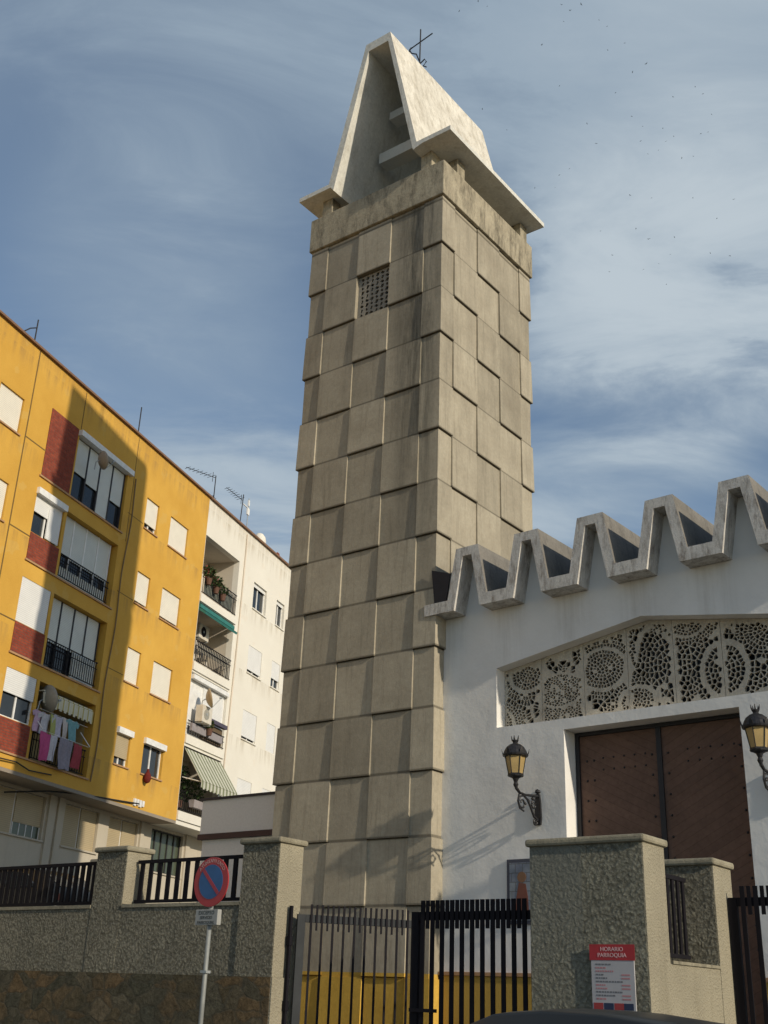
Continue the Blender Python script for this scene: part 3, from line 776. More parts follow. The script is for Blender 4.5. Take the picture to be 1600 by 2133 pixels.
q = MB(); q.box(0.02,0.42,-0.07,-0.052,1.36,1.40); q.box(0.14,0.2,-0.09,-0.052,0.98,1.14); q.build('latch', M['black'], gl)
gate_leaf('gate_leaf', 'dark grey gate leaf swung open in front of the tower foot', 1.72, 10, wall_at(-5.19,0.30,0), AT+R(55), M['gate_grey'], bwid=0.03, bth=0.014, barmat=M['black'])
gate_leaf('gate_leaf', 'black gate leaf at the right edge behind the narrow pillar', 2.0, 11, wall_at(0.02,2.36,0), AT, M['black'], ztop=2.78, z0=0.12)
q = thing('gate_hinge_post', 'thin dark hinge post against the pale side of the left pillar', 'post', wall_at(-5.235,0.22,0.1), AT)
b = MB(); b.box(-0.02,0.02,-0.02,0.02,0,2.5); b.build('post_tube', M['black'], q)
b = MB()
for z in (0.4,1.2,2.0): b.box(-0.03,0.03,-0.03,0.03,z,z+0.12)
b.build('hinges', M['black'], q)

# ------------------------------------------------------------------ no parking sign
sg = thing('no_parking_sign', 'round red and blue no parking sign with small text plate on a grey pole', 'road sign', (-1.965,14.66,0.0), AT)
SZ = 2.75
q = MB(); q.tube([(0.0,0.03,0.0),(0.0,0.03,SZ+0.15)], 0.029, 14); q.build('pole', plain('weathered_pole_zinc', (0.24,0.25,0.24), 0.6, 0.2, 0.3), sg, smooth=True)
q = MB(); q.box(-0.05,0.05,-0.006,0.07,SZ-1.05,SZ-1.02); q.build('pole_clamp', M['galv'], sg)
q = MB(); q.prism(circle(0,SZ,0.295,48), 'y', -0.012, 0.004); disc = q.build('disc', plain('sign_red', (0.36,0.028,0.032), 0.35, var=0.1), sg)
q = MB(); q.prism(circle(0,SZ,0.205,48), 'y', -0.016, -0.0121); q.build('blue_field', plain('sign_blue', (0.02,0.085,0.22), 0.35, var=0.15, scale=3), disc)
q = MB(); c_ = 0.7071
q.obox((0,-0.0175,SZ), (0.2*c_,0,-0.2*c_), (0,0.0013,0), (0.022*c_,0,0.022*c_)); q.build('red_bar', plain('sign_red_bar', (0.33,0.03,0.045), 0.35), disc)
M['ink_pale'] = plain('worn_white_print', (0.44,0.26,0.25), 0.5)
q = MB()
for k, chh in enumerate('AYUNTAMIENTO'):
    a = R(90 + 52 - k*104/11)
    add_text(q, chh, 0.062, (0.25*math.cos(a), -0.0135, SZ+0.25*math.sin(a)), a-R(90))
q.build('rim_lettering', M['ink_pale'], disc)
q = MB(); q.box(-0.21,0.17,-0.018,0.004,SZ-0.505,SZ-0.325); q.box(0.15,0.17,0.0045,0.05,SZ-0.505,SZ-0.325)
plate = q.build('text_plate', plain('worn_plate_white', (0.31,0.31,0.29), 0.6), sg, bevel=0.004)
M['ink'] = plain('faded_black_print', (0.06,0.06,0.05), 0.6)
q = MB()
for k, w in enumerate(('EXCEPTO', 'SERVICIO', 'PARROQUIAL')):
    add_text(q, w, (0.062, 0.050, 0.048)[k], (-0.02,-0.0195,SZ-0.365-k*0.056))
q.build('plate_lettering', M['ink'], plate)

# ------------------------------------------------------------------ dark car roof at the lower edge
def make_car(name, label, loc, rz, paint, group=None, hz_=1.485):
    t = thing(name, label, 'car', loc, rz, group)
    s = hz_/1.485
    def sec(x, zr, wr, zb, wb, zs, n=7):
        """one cross-section: sill zb, shoulder zs with half width wb, roof zr with half width wr"""
        pts = [(x,-wb*0.96,zb), (x,-wb,zb+0.15), (x,-wb,zs-0.06), (x,-wb*0.985,zs)]
        for k in range(1, n):
            a = k/(n-1)*math.pi/2
            pts.append((x, -(wr + (wb*0.96-wr)*(1-math.sin(a))), zs + (zr-zs)*(0.25+0.75*math.sin(a)) if k else zs))
        pts.append((x, -wr*0.6, zr+0.018)); pts.append((x, 0, zr+0.026))
        full = pts + [(a, -b, c) for a, b, c in pts[-2::-1]]
        return full
    body = [(-2.02,0.62,0.55,0.30,0.62,0.56),(-1.98,0.78,0.62,0.22,0.78,0.66),(-1.6,0.90,0.66,0.20,0.85,0.80),(-1.05,0.98,0.68,0.20,0.87,0.90),
            (-0.95,1.04,0.68,0.20,0.87,0.92),(-0.55,1.335,0.58,0.20,0.88,0.93),(-0.30,1.43,0.56,0.20,0.88,0.94),(0.05,1.458,0.56,0.20,0.88,0.94),(0.45,1.452,0.56,0.20,0.88,0.95),
            (0.95,1.40,0.56,0.20,0.88,0.96),(1.35,1.30,0.56,0.20,0.87,0.97),(1.80,1.02,0.58,0.22,0.85,0.95),(2.0,0.86,0.60,0.26,0.80,0.80),(2.05,0.66,0.6,0.32,0.72,0.60)]
    q = MB(); q.loft([sec(x, zr*s, wr, zb, wb, zs*s) for x, zr, wr, zb, wb, zs in body])
    q.build('body', paint, t, smooth=True)
    gl_ = M['glass']
    for sy in (-1, 1):
        q = MB()
        o = [(-0.72,0.99),(-0.36,1.32),(0.40,1.36),(0.40,0.99)]
        o2 = [(0.46,0.99),(0.46,1.36),(1.00,1.30),(1.42,1.02)]
        for oo in (o, o2):
            q.loft([[(x, sy*(0.885 - (z-0.95)*0.42), z*s) for x, z in oo], [(x, sy*(0.86 - (z-0.95)*0.42), z*s) for x, z in oo]])
        q.build('side_window', gl_, t)
        for wx in (-1.3, 1.25):
            q = MB(); q.loft([[(wx+r_*math.cos(2*math.pi*k/20), sy*y_, 0.31+r_*math.sin(2*math.pi*k/20)) for k in range(20)] for y_, r_ in ((0.70,0.30),(0.72,0.31),(0.885,0.31),(0.895,0.29))])
            wh = q.build('wheel', plain('tyre', (0.02,0.02,0.02), 0.9), t)
            q = MB(); q.loft([[(wx+r_*math.cos(2*math.pi*k/20), sy*y_, 0.31+r_*math.sin(2*math.pi*k/20)) for k in range(20)] for y_, r_ in ((0.89,0.20),(0.905,0.17))]); q.build('rim', M['galv'], wh)
        q = MB(); q.box(-1.99,-1.90, sy*0.45, sy*0.7, 0.6*s, 0.72*s); q.build('headlight', M['alu'], t)
        q = MB(); q.box(1.93,2.03, sy*0.55, sy*0.74, 0.74*s, 0.88*s); q.build('tail_light', plain('red_lens', (0.02,0.003,0.003), 0.5), t)
    q = MB(); q.loft([[(-0.99,-0.6,1.03*s),(-0.99,0.6,1.03*s),(-0.60,0.5,1.335*s),(-0.60,-0.5,1.335*s)],[(-0.96,-0.6,1.0*s),(-0.96,0.6,1.0*s),(-0.57,0.5,1.31*s),(-0.57,-0.5,1.31*s)]]); q.build('windscreen', gl_, t)
    q = MB(); q.loft([[(1.79,-0.5,1.05*s),(1.79,0.5,1.05*s),(1.39,0.5,1.30*s),(1.39,-0.5,1.30*s)],[(1.76,-0.5,1.03*s),(1.76,0.5,1.03*s),(1.36,0.5,1.28*s),(1.36,-0.5,1.28*s)]]); q.build('rear_window', gl_, t)
    return t
M['car_dark'] = plain('dark_car_paint', (0.012,0.014,0.016), 0.35, 0.0, 0.35, 0.05)
M['car_navy'] = plain('navy_car_paint', (0.012,0.014,0.024), 0.3, 0.0, 0.5, 0.05)
make_car('parked_car', 'dark car whose roof shows at the lower edge before the gate pillar', (1.40,8.10,0.0), AT, M['car_dark'])
make_car('parked_car', 'black car behind the railing at the far left', wall_at(-17.3,4.6,2.42), AT+R(4), M['car_dark'], 'cars parked behind the railing')
make_car('parked_car', 'dark navy car farther back behind the railing, nearer the grey pillar', wall_at(-19.8,7.6,2.42), AT, M['car_navy'], 'cars parked behind the railing', 1.32)

# ------------------------------------------------------------------ small annex left of the tower
an = thing('annex', 'low pale grey annex with dark roof edge left of the tower foot', 'building', tower_at(-5.6,1.0,0.6), AT)
def AM(): return MB((5.6,-1.0,-0.6))
q = AM(); q.box(-7.02,-3.96,1.0,6.5,4.72,5.46); q.build('upper_wall', M['white_wall'], an)
q = AM(); q.box(-6.98,-3.96,1.06,6.4,0.6,4.60); q.build('lower_wall', M['white_wall'], an)
q = AM(); q.box(-7.05,-3.96,0.96,6.55,4.602,4.718); q.build('ledge', plain('dark_maroon_trim', (0.05,0.025,0.03), 0.6), an)
q = AM(); q.box(-7.07,-3.96,0.95,6.55,5.462,5.51); q.build('roof_edge', plain('dark_roof_trim', (0.04,0.035,0.045), 0.7), an)

# ------------------------------------------------------------------ apartment blocks
def BM(): return MB((0,0,-ZB))
yb = thing('apartment_block', 'ochre yellow apartment block with white roller shutters and red brick panels', 'building', _b(0,0,0), AB, 'apartment blocks behind the terrace', KB)
wb = thing('apartment_block', 'cream white apartment block with stacked balconies beside the yellow one', 'building', _b(0,0,0), AB, 'apartment blocks behind the terrace', KB)
XL = -24.0
def window(parent, x0, x1, z0, z1, shut=1.0, shm='shut_cream', sill='sill', frame='alu', box=False, rec=0.10, panes=2, pane_m='glass', blind_proud=0.0):
    q = BM(); w = 0.045
    q.box(x0, x0+w, rec, rec+0.08, z0, z1); q.box(x1-w, x1, rec, rec+0.08, z0, z1)
    q.box(x0+w+0.001, x1-w-0.001, rec, rec+0.08, z0, z0+w); q.box(x0+w+0.001, x1-w-0.001, rec, rec+0.08, z1-w, z1)
    for k in range(1, panes):
        xm = x0 + (x1-x0)*k/panes; q.box(xm-0.03, xm+0.03, rec+0.01, rec+0.07, z0+w+0.001, z1-w-0.001)
    win = q.build('window', M[frame], parent)
    q = BM(); q.box(x0+w+0.001, x1-w-0.001, rec+0.04, rec+0.05, z0+w+0.001, z1-w-0.001); q.build('glass', M[pane_m], win)
    if shut > 0:
        zz = z1 - (z1-z0)*shut
        q = BM(); q.box(x0+0.02, x1-0.02, rec-0.045, rec-0.015, zz, z1-0.002); q.build('shutter', M[shm], win)
    if box:
        q = BM(); q.box(x0-0.03, x1+0.03, -0.10, rec-0.001, z1-0.16, z1+0.03); q.build('shutter_box', M['alu'], win)
    if sill:
        q = BM(); q.box(x0-0.04, x1+0.04, -0.05, rec, z0-0.045, z0-0.002); q.build('window_sill', M[sill], win)
    return win
rowsz = [(15.90,17.02),(13.22,14.33),(10.57,11.70),(7.93,9.05)]
logg = [(15.20,17.43),(12.58,14.70),(9.87,12.06),(7.22,9.42)]
holes = []
colsW = [(-4.33,-3.48),(-2.65,-1.33),(-12.50,-11.40)]
colsX = [(-15.2,-13.9),(-17.2,-16.3),(-21.5,-20.2)]
for (a, b) in colsW + colsX:
    for z0, z1 in rowsz: holes.append(rect(a, b, z0, z1))
for z0, z1 in logg: holes.append(rect(-8.60, -5.68, z0, z1))
wl2 = {1: (13.42,14.76), 2: (10.75,12.05), 3: (8.10,9.43)}
for k in wl2: holes.append(rect(-10.15, -8.74, *wl2[k]))
q = BM(); q.plate(rect(XL, -0.001, 6.80, 18.86), holes, 0.0, 0.30); q.build('front_wall', M['yellow'], yb)
q = BM(); q.box(XL, -0.001, 1.75, 11.0, 6.80, 18.86); q.box(XL, XL+0.3, 0.302, 1.748, 6.80, 18.86); q.build('rear_volume', M['yellow'], yb)
q = BM(); q.box(XL, -0.001, 0.0, 1.0, 6.70, 6.798); q.build('soffit', M['soffit'], yb)
q = BM(); q.box(XL-0.1, 0.0, -0.10, 11.1, 18.862, 18.93); q.build('roof_edge', M['roof_edge'], yb)
# ground floor, set back
gfw = [(-8.40,-6.06),(-5.05,-3.15),(-2.53,-0.72),(0.20,2.46),(-12.0,-9.4),(-15.5,-13.0)]
q = BM(); q.plate(rect(XL, 12.0, ZB, 6.70), [rect(a, b, 5.37 if b < 0 else 5.2, 6.60) for a, b in gfw], 1.0, 1.28); q.build('ground_floor_wall', M['ground_fl'], yb)
for a, b in ((-5.95,-5.62),(-5.48,-5.18),(-0.62,-0.42),(-9.2,-8.7),(2.6,2.9)):
    q = BM(); q.box(a, b, 0.93, 0.998, ZB, 6.70); q.build('pilaster', M['ground_fl'], yb)
for i, (a, b) in enumerate(gfw):
    z0 = 5.37 if b < 0 else 5.2
    if i == 3:
        w_ = window(yb, a, b, z0, 6.60, 0, rec=1.10, sill=None, frame='dark_frame', panes=5, pane_m='glass_green')
    else:
        q = BM(); q.box(a, b, 1.12, 1.2, z0, 6.60); w_ = q.build('window', M['alu'], yb)
        m_ = (a+b)/2 if i else a + (b-a)*0.42
        for (c, d, low) in ((a+0.02, m_-0.05, z0), (m_+0.05, b-0.02, z0 if i else z0+0.36)):
            q = BM(); q.box(c, d, 1.08, 1.118, low, 6.58); q.build('shutter', M['shut_tan'], w_)
        if i == 0:
            q = BM(); q.box(m_+0.05, b-0.02, 1.105, 1.118, z0+0.03, z0+0.355); q.build('glass', M['glass_green'], w_)
            q = BM()
            for k in range(5):
                xx = m_+0.05 + (b-0.07-m_)*k/4; q.box(xx-0.015, xx+0.015, 1.09, 1.104, z0+0.03, z0+0.355)
            q.build('window_bars', M['alu'], w_)
    q = BM(); q.box(a-0.06, b+0.06, 0.94, 1.05, z0-0.05, z0-0.002); q.build('window_sill', M['ground_fl'], w_)
# small windows of the yellow block
SH = {(0,0):0.80,(0,1):1,(0,2):1,(1,0):0.90,(1,1):0.90,(1,2):1,(2,0):0.96,(2,1):1,(2,2):1,(3,0):0.78,(3,1):0.10,(3,2):1}
for r_, (z0, z1) in enumerate(rowsz):
    for c_i, (a, b) in enumerate(colsW):
        s_ = SH[(r_, c_i)]
        window(yb, a, b, z0, z1, s_, 'shut_tan' if (r_, c_i) == (3,0) else 'shut_cream', box=(r_ == 3 and c_i < 2))
    for (a, b) in colsX: window(yb, a, b, z0, z1, 1.0)
# brick panels
q = BM(); q.box(-10.12,-8.70,-0.022,-0.001,15.20,17.43)
yb_b = q.build('brick_panel', M['brick_red'], yb)
for k, (za, zb) in {1:(12.58,13.40), 2:(9.87,10.73), 3:(7.22,8.08)}.items():
    q = BM(); q.box(-10.15,-8.74,-0.022,-0.001,za,zb); q.build('brick_panel', M['brick_red'], yb)
# windows above the brick panels
window(yb, -10.15,-8.74,13.42,14.76, 0.50, 'shut_white', box=True, sill=None)
q = BM(); q.box(-9.42,-8.80,0.02,0.054,13.48,14.4); q.build('shutter', M['shut_white'], yb)
window(yb, -10.15,-8.74,10.75,12.05, 1.0, 'shut_white', sill=None, rec=0.06)
window(yb, -10.15,-8.74,8.10,9.43, 0.50, 'shut_white', sill=None, rec=0.06)
# loggias 1..3: blinds and glazing
def panels(parent, x0, x1, z0, z1, drops, y, mat='shut_grey', div='dark_frame', dw=0.03):
    n = len(drops); w = (x1-x0)/n
    q = BM(); q.box(x0, x1, y+0.06, y+0.07, z0, z1); gl_ = q.build('glazing', M['glass'], parent)
    for k, d in enumerate(drops):
        q = BM(); q.box(x0+k*w+0.02, x0+(k+1)*w-0.02, y, y+0.03, z1-(z1-z0)*d, z1-0.002); q.build('blind', M[mat], gl_)
    q = BM()
    for k in range(n+1):
        q.box(x0+k*w-dw, x0+k*w+dw, y-0.02, y+0.05, z0, z1)
    q.box(x0, x1, y-0.03, y+0.05, z0-0.03, z0+0.04)
    q.build('glazing_frame', M[div], gl_)
    return gl_
for k in (0, 1, 2):
    z0, z1 = logg[k]
    q = BM(); q.cavity(-8.60,-5.68,z0,z1,0.30,1.0); q.build('recess', M['tan_in'], yb)
panels(yb, -8.55, -5.73, 15.25, 17.22, [0.56,0.62,1.0,0.60], 0.10)
q = BM(); q.box(-8.66,-5.52,-0.14,0.09,17.24,17.42); q.build('shutter_box', M['alu'], yb)
panels(yb, -8.55, -5.80, 12.62, 14.68, [0.60,0.62,0.62,0.62], 0.22, div='alu')
panels(yb, -8.55, -5.80, 9.92, 12.04, [0.62,0.62,0.62,0.62], 0.22, div='dark_frame')
q = BM(); q.box(-7.05,-5.82,0.15,0.20,9.95,10.75); q.build('parapet_panel', M['shut_grey'], yb)
q = BM(); q.box(-8.5,-5.85,0.15,0.20,12.66,13.02); q.build('parapet_panel', M['shut_grey'], yb)
def balcony_rail(parent, x0, x1, z0, z1, y, n, cut=None):
    q = BM(); q.box(x0, x1, y-0.012, y+0.012, z1-0.03, z1); q.box(x0, x1, y-0.012, y+0.012, z1-0.22, z1-0.20); q.box(x0, x1, y-0.012, y+0.012, z0+0.04, z0+0.065)
    r = q.build('balcony_rail', M['black'], parent)
    for k in range(n):
        x = x0 + (k+0.5)*(x1-x0)/n
        q = BM(); q.box(x-0.010, x+0.010, y-0.008, y+0.008, z0+0.066, z1-0.031); q.build('baluster', M['black'], r)
balcony_rail(yb, -8.58,-5.86,12.62,13.36,0.04,24)
balcony_rail(yb, -8.58,-5.86,9.92,10.72,0.04,24)
# loggia 4: open, with washing
q = BM(); q.cavity(-8.60,-5.68,7.22,9.42,0.30,1.5); q.build('recess', M['tan_in'], yb)
q = BM(); q.box(-8.3,-6.6,1.42,1.48,7.25,9.2); q.build('balcony_door', M['glass'], yb)
balcony_rail(yb, -8.58,-5.80,7.25,8.02,0.06,22)
M['stripe_y'] = stripes('cream_yellow_awning_stripes', [(0.0,(0.60,0.56,0.42)),(0.5,(0.46,0.38,0.14)),(0.75,(0.62,0.60,0.50))], 0.26)
q = BM()
nn = 22; pts_t = []; 
for k in range(nn):
    a = -8.35 + k*(2.55/nn); b = a + 2.55/nn; zl = 8.86 - 0.05*(k % 2)
    q.loft([[(a,-0.03,zl),(b,-0.03,zl),(b,-0.03,9.18),(a,-0.03,9.18)],[(a,-0.015,zl),(b,-0.015,zl),(b,0.03,9.18),(a,0.03,9.18)]])
q.box(-8.35,-5.80,-0.0,0.5,9.20,9.24)
q.build('awning', M['stripe_y'], yb)
# sills under the loggia groups and joints
for z0, _ in logg:
    q = BM(); q.box(-10.2,-5.60,-0.05,0.0,z0-0.055,z0-0.004); q.build('balcony_sill', M['sill'], yb)
q = BM(); q.box(-11.13,-11.08,-0.004,-0.0005,6.82,18.84)
for z in (16.0,13.25,10.72,8.05): q.box(-11.075,-10.14,-0.004,-0.0005,z-0.02,z+0.02)
for z in (16.0,13.25,10.72): q.box(-5.4,-4.4,-0.004,-0.0005,z-0.012,z+0.012)
q.box(-8.60,-8.56,-0.004,-0.0005,17.5,18.8); q.box(-5.32,-5.29,-0.004,-0.0005,15.0,18.8)
q.build('expansion_joint', plain('joint_mastic', (0.16,0.10,0.03), 0.9), yb)
q = BM()
pp = [(-5.18 + 0.05*math.sin(z*1.7) - (17.3-z)*0.028, -0.035, z) for z in [17.3 - 0.35*k for k in range(30)]]
q.tube(pp, 0.022, 6); q.build('cable', plain('grey_cable', (0.22,0.15,0.07), 0.7), yb)
q = BM(); q.tube([(-12.4,-0.08,7.2),(-11.0,-0.10,6.93),(-9.2,-0.08,7.02),(-8.6,-0.1,6.9),(-7.5,-0.06,6.98)], 0.02, 6); q.build('cable', plain('dark_cable', (0.04,0.03,0.02), 0.7), yb)
q = BM(); q.tube([(-8.2,0.9,6.4),(-7.0,0.3,6.62),(-5.6,0.05,6.75),(-3.8,-0.05,6.86),(-2.6,-0.05,6.95)], 0.025, 6); q.build('cable', plain('black_cable', (0.02,0.02,0.02), 0.7), yb)
q = BM()
for k in range(4): q.box(-2.9+0.17*k, -2.78+0.17*k, -0.06, -0.001, 6.86+0.04*(k%2), 7.08)
q.build('meter_tiles', M['alu'], yb)

# ---- white block
wcols = [(4.40,5.68),(6.70,7.54),(9.5,10.6)]
bays = [(15.02,17.36),(12.42,14.70),(9.78,12.05),(7.15,9.38)]
holes = [rect(a, b, z0, z1) for (a, b) in wcols for z0, z1 in rowsz] + [rect(0.02, 2.94, a, b) for a, b in bays]
q = BM(); q.plate(rect(0.001, 12.0, 6.84, 18.84), holes, 0.0, 0.25); q.build('front_wall', M['white_block'], wb)
q = BM(); q.box(0.001, 12.0, 1.75, 11.0, 6.84, 18.84); q.box(11.7, 12.0, 0.252, 1.748, 6.84, 18.84); q.build('rear_volume', M['white_block'], wb)
q = BM(); q.box(0.001, 12.0, 0.0, 1.0, 6.70, 6.838); q.build('soffit', M['white_block'], wb)
q = BM(); q.box(0.001, 12.1, -0.10, 11.1, 18.842, 18.92); q.build('roof_edge', M['roof_edge'], wb)
q = BM(); q.tube([(3.36,-0.035,18.7),(3.30,-0.035,14.0),(3.10,-0.035,8.4),(3.05,-0.035,6.9)], 0.03, 8); q.build('drain_pipe', painted('pipe_cream', (0.66,0.58,0.48)), wb)
WS = {(0,0):0.0,(0,1):0.0,(1,0):0.88,(1,1):0.66,(2,0):0.90,(2,1):1,(3,0):1,(3,1):1}
for r_, (z0, z1) in enumerate(rowsz):
    for ci, (a, b) in enumerate(wcols):
        s_ = WS.get((r_, ci), 1)
        window(wb, a, b, z0, z1, s_ if s_ else 0.14, 'shut_white' if r_ else 'shut_white', sill=None if (s_ == 1 and ci == 1) else 'white_block', rec=0.06 if s_ else 0.12)
for k, (z0, z1) in enumerate(bays):
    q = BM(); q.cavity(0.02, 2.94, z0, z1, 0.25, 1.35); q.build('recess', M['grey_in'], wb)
    q = BM(); q.box(-0.0, 3.0, -0.06, -0.001, z0-0.30, z0-0.0); q.build('slab_edge', M['white_block'], wb)
    if k != 2:
        q = BM(); q.box(0.35, 1.5, 1.29, 1.34, z0+0.02, z1-0.35); q.build('balcony_door', M['glass'], wb)
def bay_rail(z0, z1, n, y=-0.03, mat='black', panel=None):
    balcony_rail(wb, 0.05, 2.92, z0, z1, y, n)
bay_rail(15.04,15.90,26); bay_rail(12.44,13.25,22); bay_rail(9.80,10.30,16); bay_rail(7.17,7.85,20)
q = BM(); q.box(0.3,2.6,0.0,0.02,15.15,15.8); q.build('balcony_screen', plain('grey_green_screen', (0.26,0.28,0.24), 0.7), wb)
q = BM(); q.box(0.3,2.7,0.0,0.02,12.9,13.2); q.build('balcony_screen', plain('grey_tan_screen', (0.30,0.28,0.23), 0.7), wb)
# teal awning, rolled, on the second balcony
q = BM(); q.box(0.05,2.90,-0.06,0.10,14.48,14.62); q.prism([(-0.30,14.30),(-0.26,14.22),(0.05,14.42),(0.05,14.52)], 'x', 0.05, 2.72)
q.build('awning', plain('teal_canvas', (0.03,0.16,0.145), 0.7), wb)
# third bay: glazed in
q = BM(); q.box(0.03,2.92,0.10,0.14,9.80,12.03); ge = q.build('glazed_screen', M['alu'], wb)
q = BM(); q.box(1.15,2.75,0.06,0.099,10.68,11.72); q.build('blind', M['shut_white'], ge)
q = BM(); q.box(0.05,2.90,-0.10,0.06,11.80,11.96); q.build('shutter_box', M['alu'], ge)
q = BM(); q.box(1.2,2.75,-0.02,0.055,9.85,10.5); q.build('wood_panel', plain('brown_board', (0.12,0.085,0.05), 0.8), ge)
q = BM(); q.box(1.15,2.80,-0.20,-0.05,10.52,10.66); q.build('shelf', plain('dark_purple_grey', (0.07,0.06,0.09), 0.7), ge)
q = BM(); q.box(0.2,1.3,-0.14,-0.04,9.95,10.22); q.box(1.5,2.6,-0.14,-0.04,9.95,10.2); q.build('planter_trough', plain('grey_trough', (0.26,0.24,0.25), 0.8), ge)
# fourth bay: green striped awning on arms
M['stripe_g'] = stripes('green_cream_awning_stripes', [(0.0,(0.50,0.50,0.42)),(0.34,(0.075,0.095,0.055)),(0.48,(0.32,0.34,0.20)),(0.62,(0.075,0.095,0.055)),(0.76,(0.50,0.50,0.42))], 0.27)
q = BM()
q.loft([[(0.06,-0.02,9.28),(2.90,-0.02,9.28),(2.90,-0.02,9.31),(0.06,-0.02,9.31)],[(0.06,-0.78,8.13),(2.90,-0.78,8.13),(2.90,-0.80,8.16),(0.06,-0.80,8.16)]])
for k in range(22):
    a = 0.06 + k*2.84/22; b = a + 2.84/22; zl = 7.92 - (0.04 if k % 2 else 0)
    q.loft([[(a,-0.80,zl),(b,-0.80,zl),(b,-0.80,8.13),(a,-0.80,8.13)],[(a,-0.79,zl),(b,-0.79,zl),(b,-0.79,8.13),(a,-0.79,8.13)]])
aw = q.build('awning', M['stripe_g'], wb)
q = BM()
for x in (0.12, 2.84): q.tube([(x,0.0,8.3),(x,-0.76,8.12)], 0.02, 6)
q.build('awning_arm', M['alu'], aw)
# chipped render patches high on the white wall
# ------------------------------------------------------------------ things hung on the blocks
def lathe_dish(t, r, depth=0.18, m=None):
    q = MB(); n = 24; rings = []
    prof = [(0.01,0.0)] + [(r*k/6, -depth*(k/6)**2) for k in range(1,7)]
    back = [(a, b+0.012) for a, b in prof][::-1]
    q.loft([[(rr_*math.cos(2*math.pi*j/n), yy, rr_*math.sin(2*math.pi*j/n)) for j in range(n)] for rr_, yy in prof+back], cap=True)
    o = q.build('reflector', m, t, smooth=True)
    q = MB(); q.tube([(0,-depth,-r*0.95),(0,-0.5*r-0.35,-0.08)], 0.012, 6); q.tube([(0,-0.5*r-0.40,-0.06),(0,-0.5*r-0.30,-0.06)], 0.035, 8); q.build('feed_arm', M['galv'], t)
    q = MB(); q.tube([(0,0.0,0),(0,0.14,-0.05),(0,0.25,-0.30)], 0.02, 6); q.build('mount', M['galv'], t)
    return o
def dish(label, s, y, z, r, turn, m, tilt=0.0):
    t = thing('satellite_dish', label, 'satellite dish', block_at(s, y, z), AB + turn, 'satellite dishes on the apartment blocks')
    t.rotation_euler = (-tilt, 0, AB + turn); lathe_dish(t, r*KB, 0.16*r/0.35, m); return t
M['dish_grey'] = plain('dish_grey', (0.30,0.29,0.25), 0.6); M['dish_tan'] = plain('dish_tan', (0.42,0.35,0.24), 0.6)
dish('grey satellite dish in front of the top floor blinds of the yellow block', -8.15, -0.55, 16.55, 0.30, R(60), M['dish_grey'], R(20))
dish('big grey satellite dish above the washing on the yellow block', -8.28, 0.02, 8.98, 0.40, R(72), M['dish_grey'], R(15))
dish('tan satellite dish on the glazed balcony of the white block', 0.55, -0.40, 11.15, 0.36, R(35), M['dish_tan'], R(15))
def ac_unit(label, s, y, z, w, h, d, fan=0.2, rz=0.0, fm='black'):
    t = thing('air_conditioner', label, 'air conditioner', block_at(s, y, z), AB+rz, 'air conditioning units on the white block')
    q = MB(); q.box(0, w, 0, d, 0, h); q.build('casing', plain('ac_casing', (0.58,0.54,0.46), 0.5), t, bevel=0.012)
    q = MB(); q.prism(circle(w*0.42, h*0.5, fan, 20), 'y', -0.015, -0.001); f = q.build('fan_grille', M[fm], t)
    q = MB(); q.prism(circle(w*0.42, h*0.5, fan*0.25, 10), 'y', -0.022, -0.0152); q.build('hub', M['galv'], f)
    q = MB(); q.box(0.05,0.09,0.02,d,-0.05,-0.001); q.box(w-0.09,w-0.05,0.02,d,-0.05,-0.001); q.build('support', M['galv'], t)
ac_unit('air conditioner with round black fan under the teal awning', 1.25, 0.55, 13.75, 0.80, 0.58, 0.30)
ac_unit('air conditioner standing on the glazed balcony beside the dish', 0.35, -0.42, 10.30, 0.75, 0.62, 0.30, 0.2, 0.0, 'dish_grey')
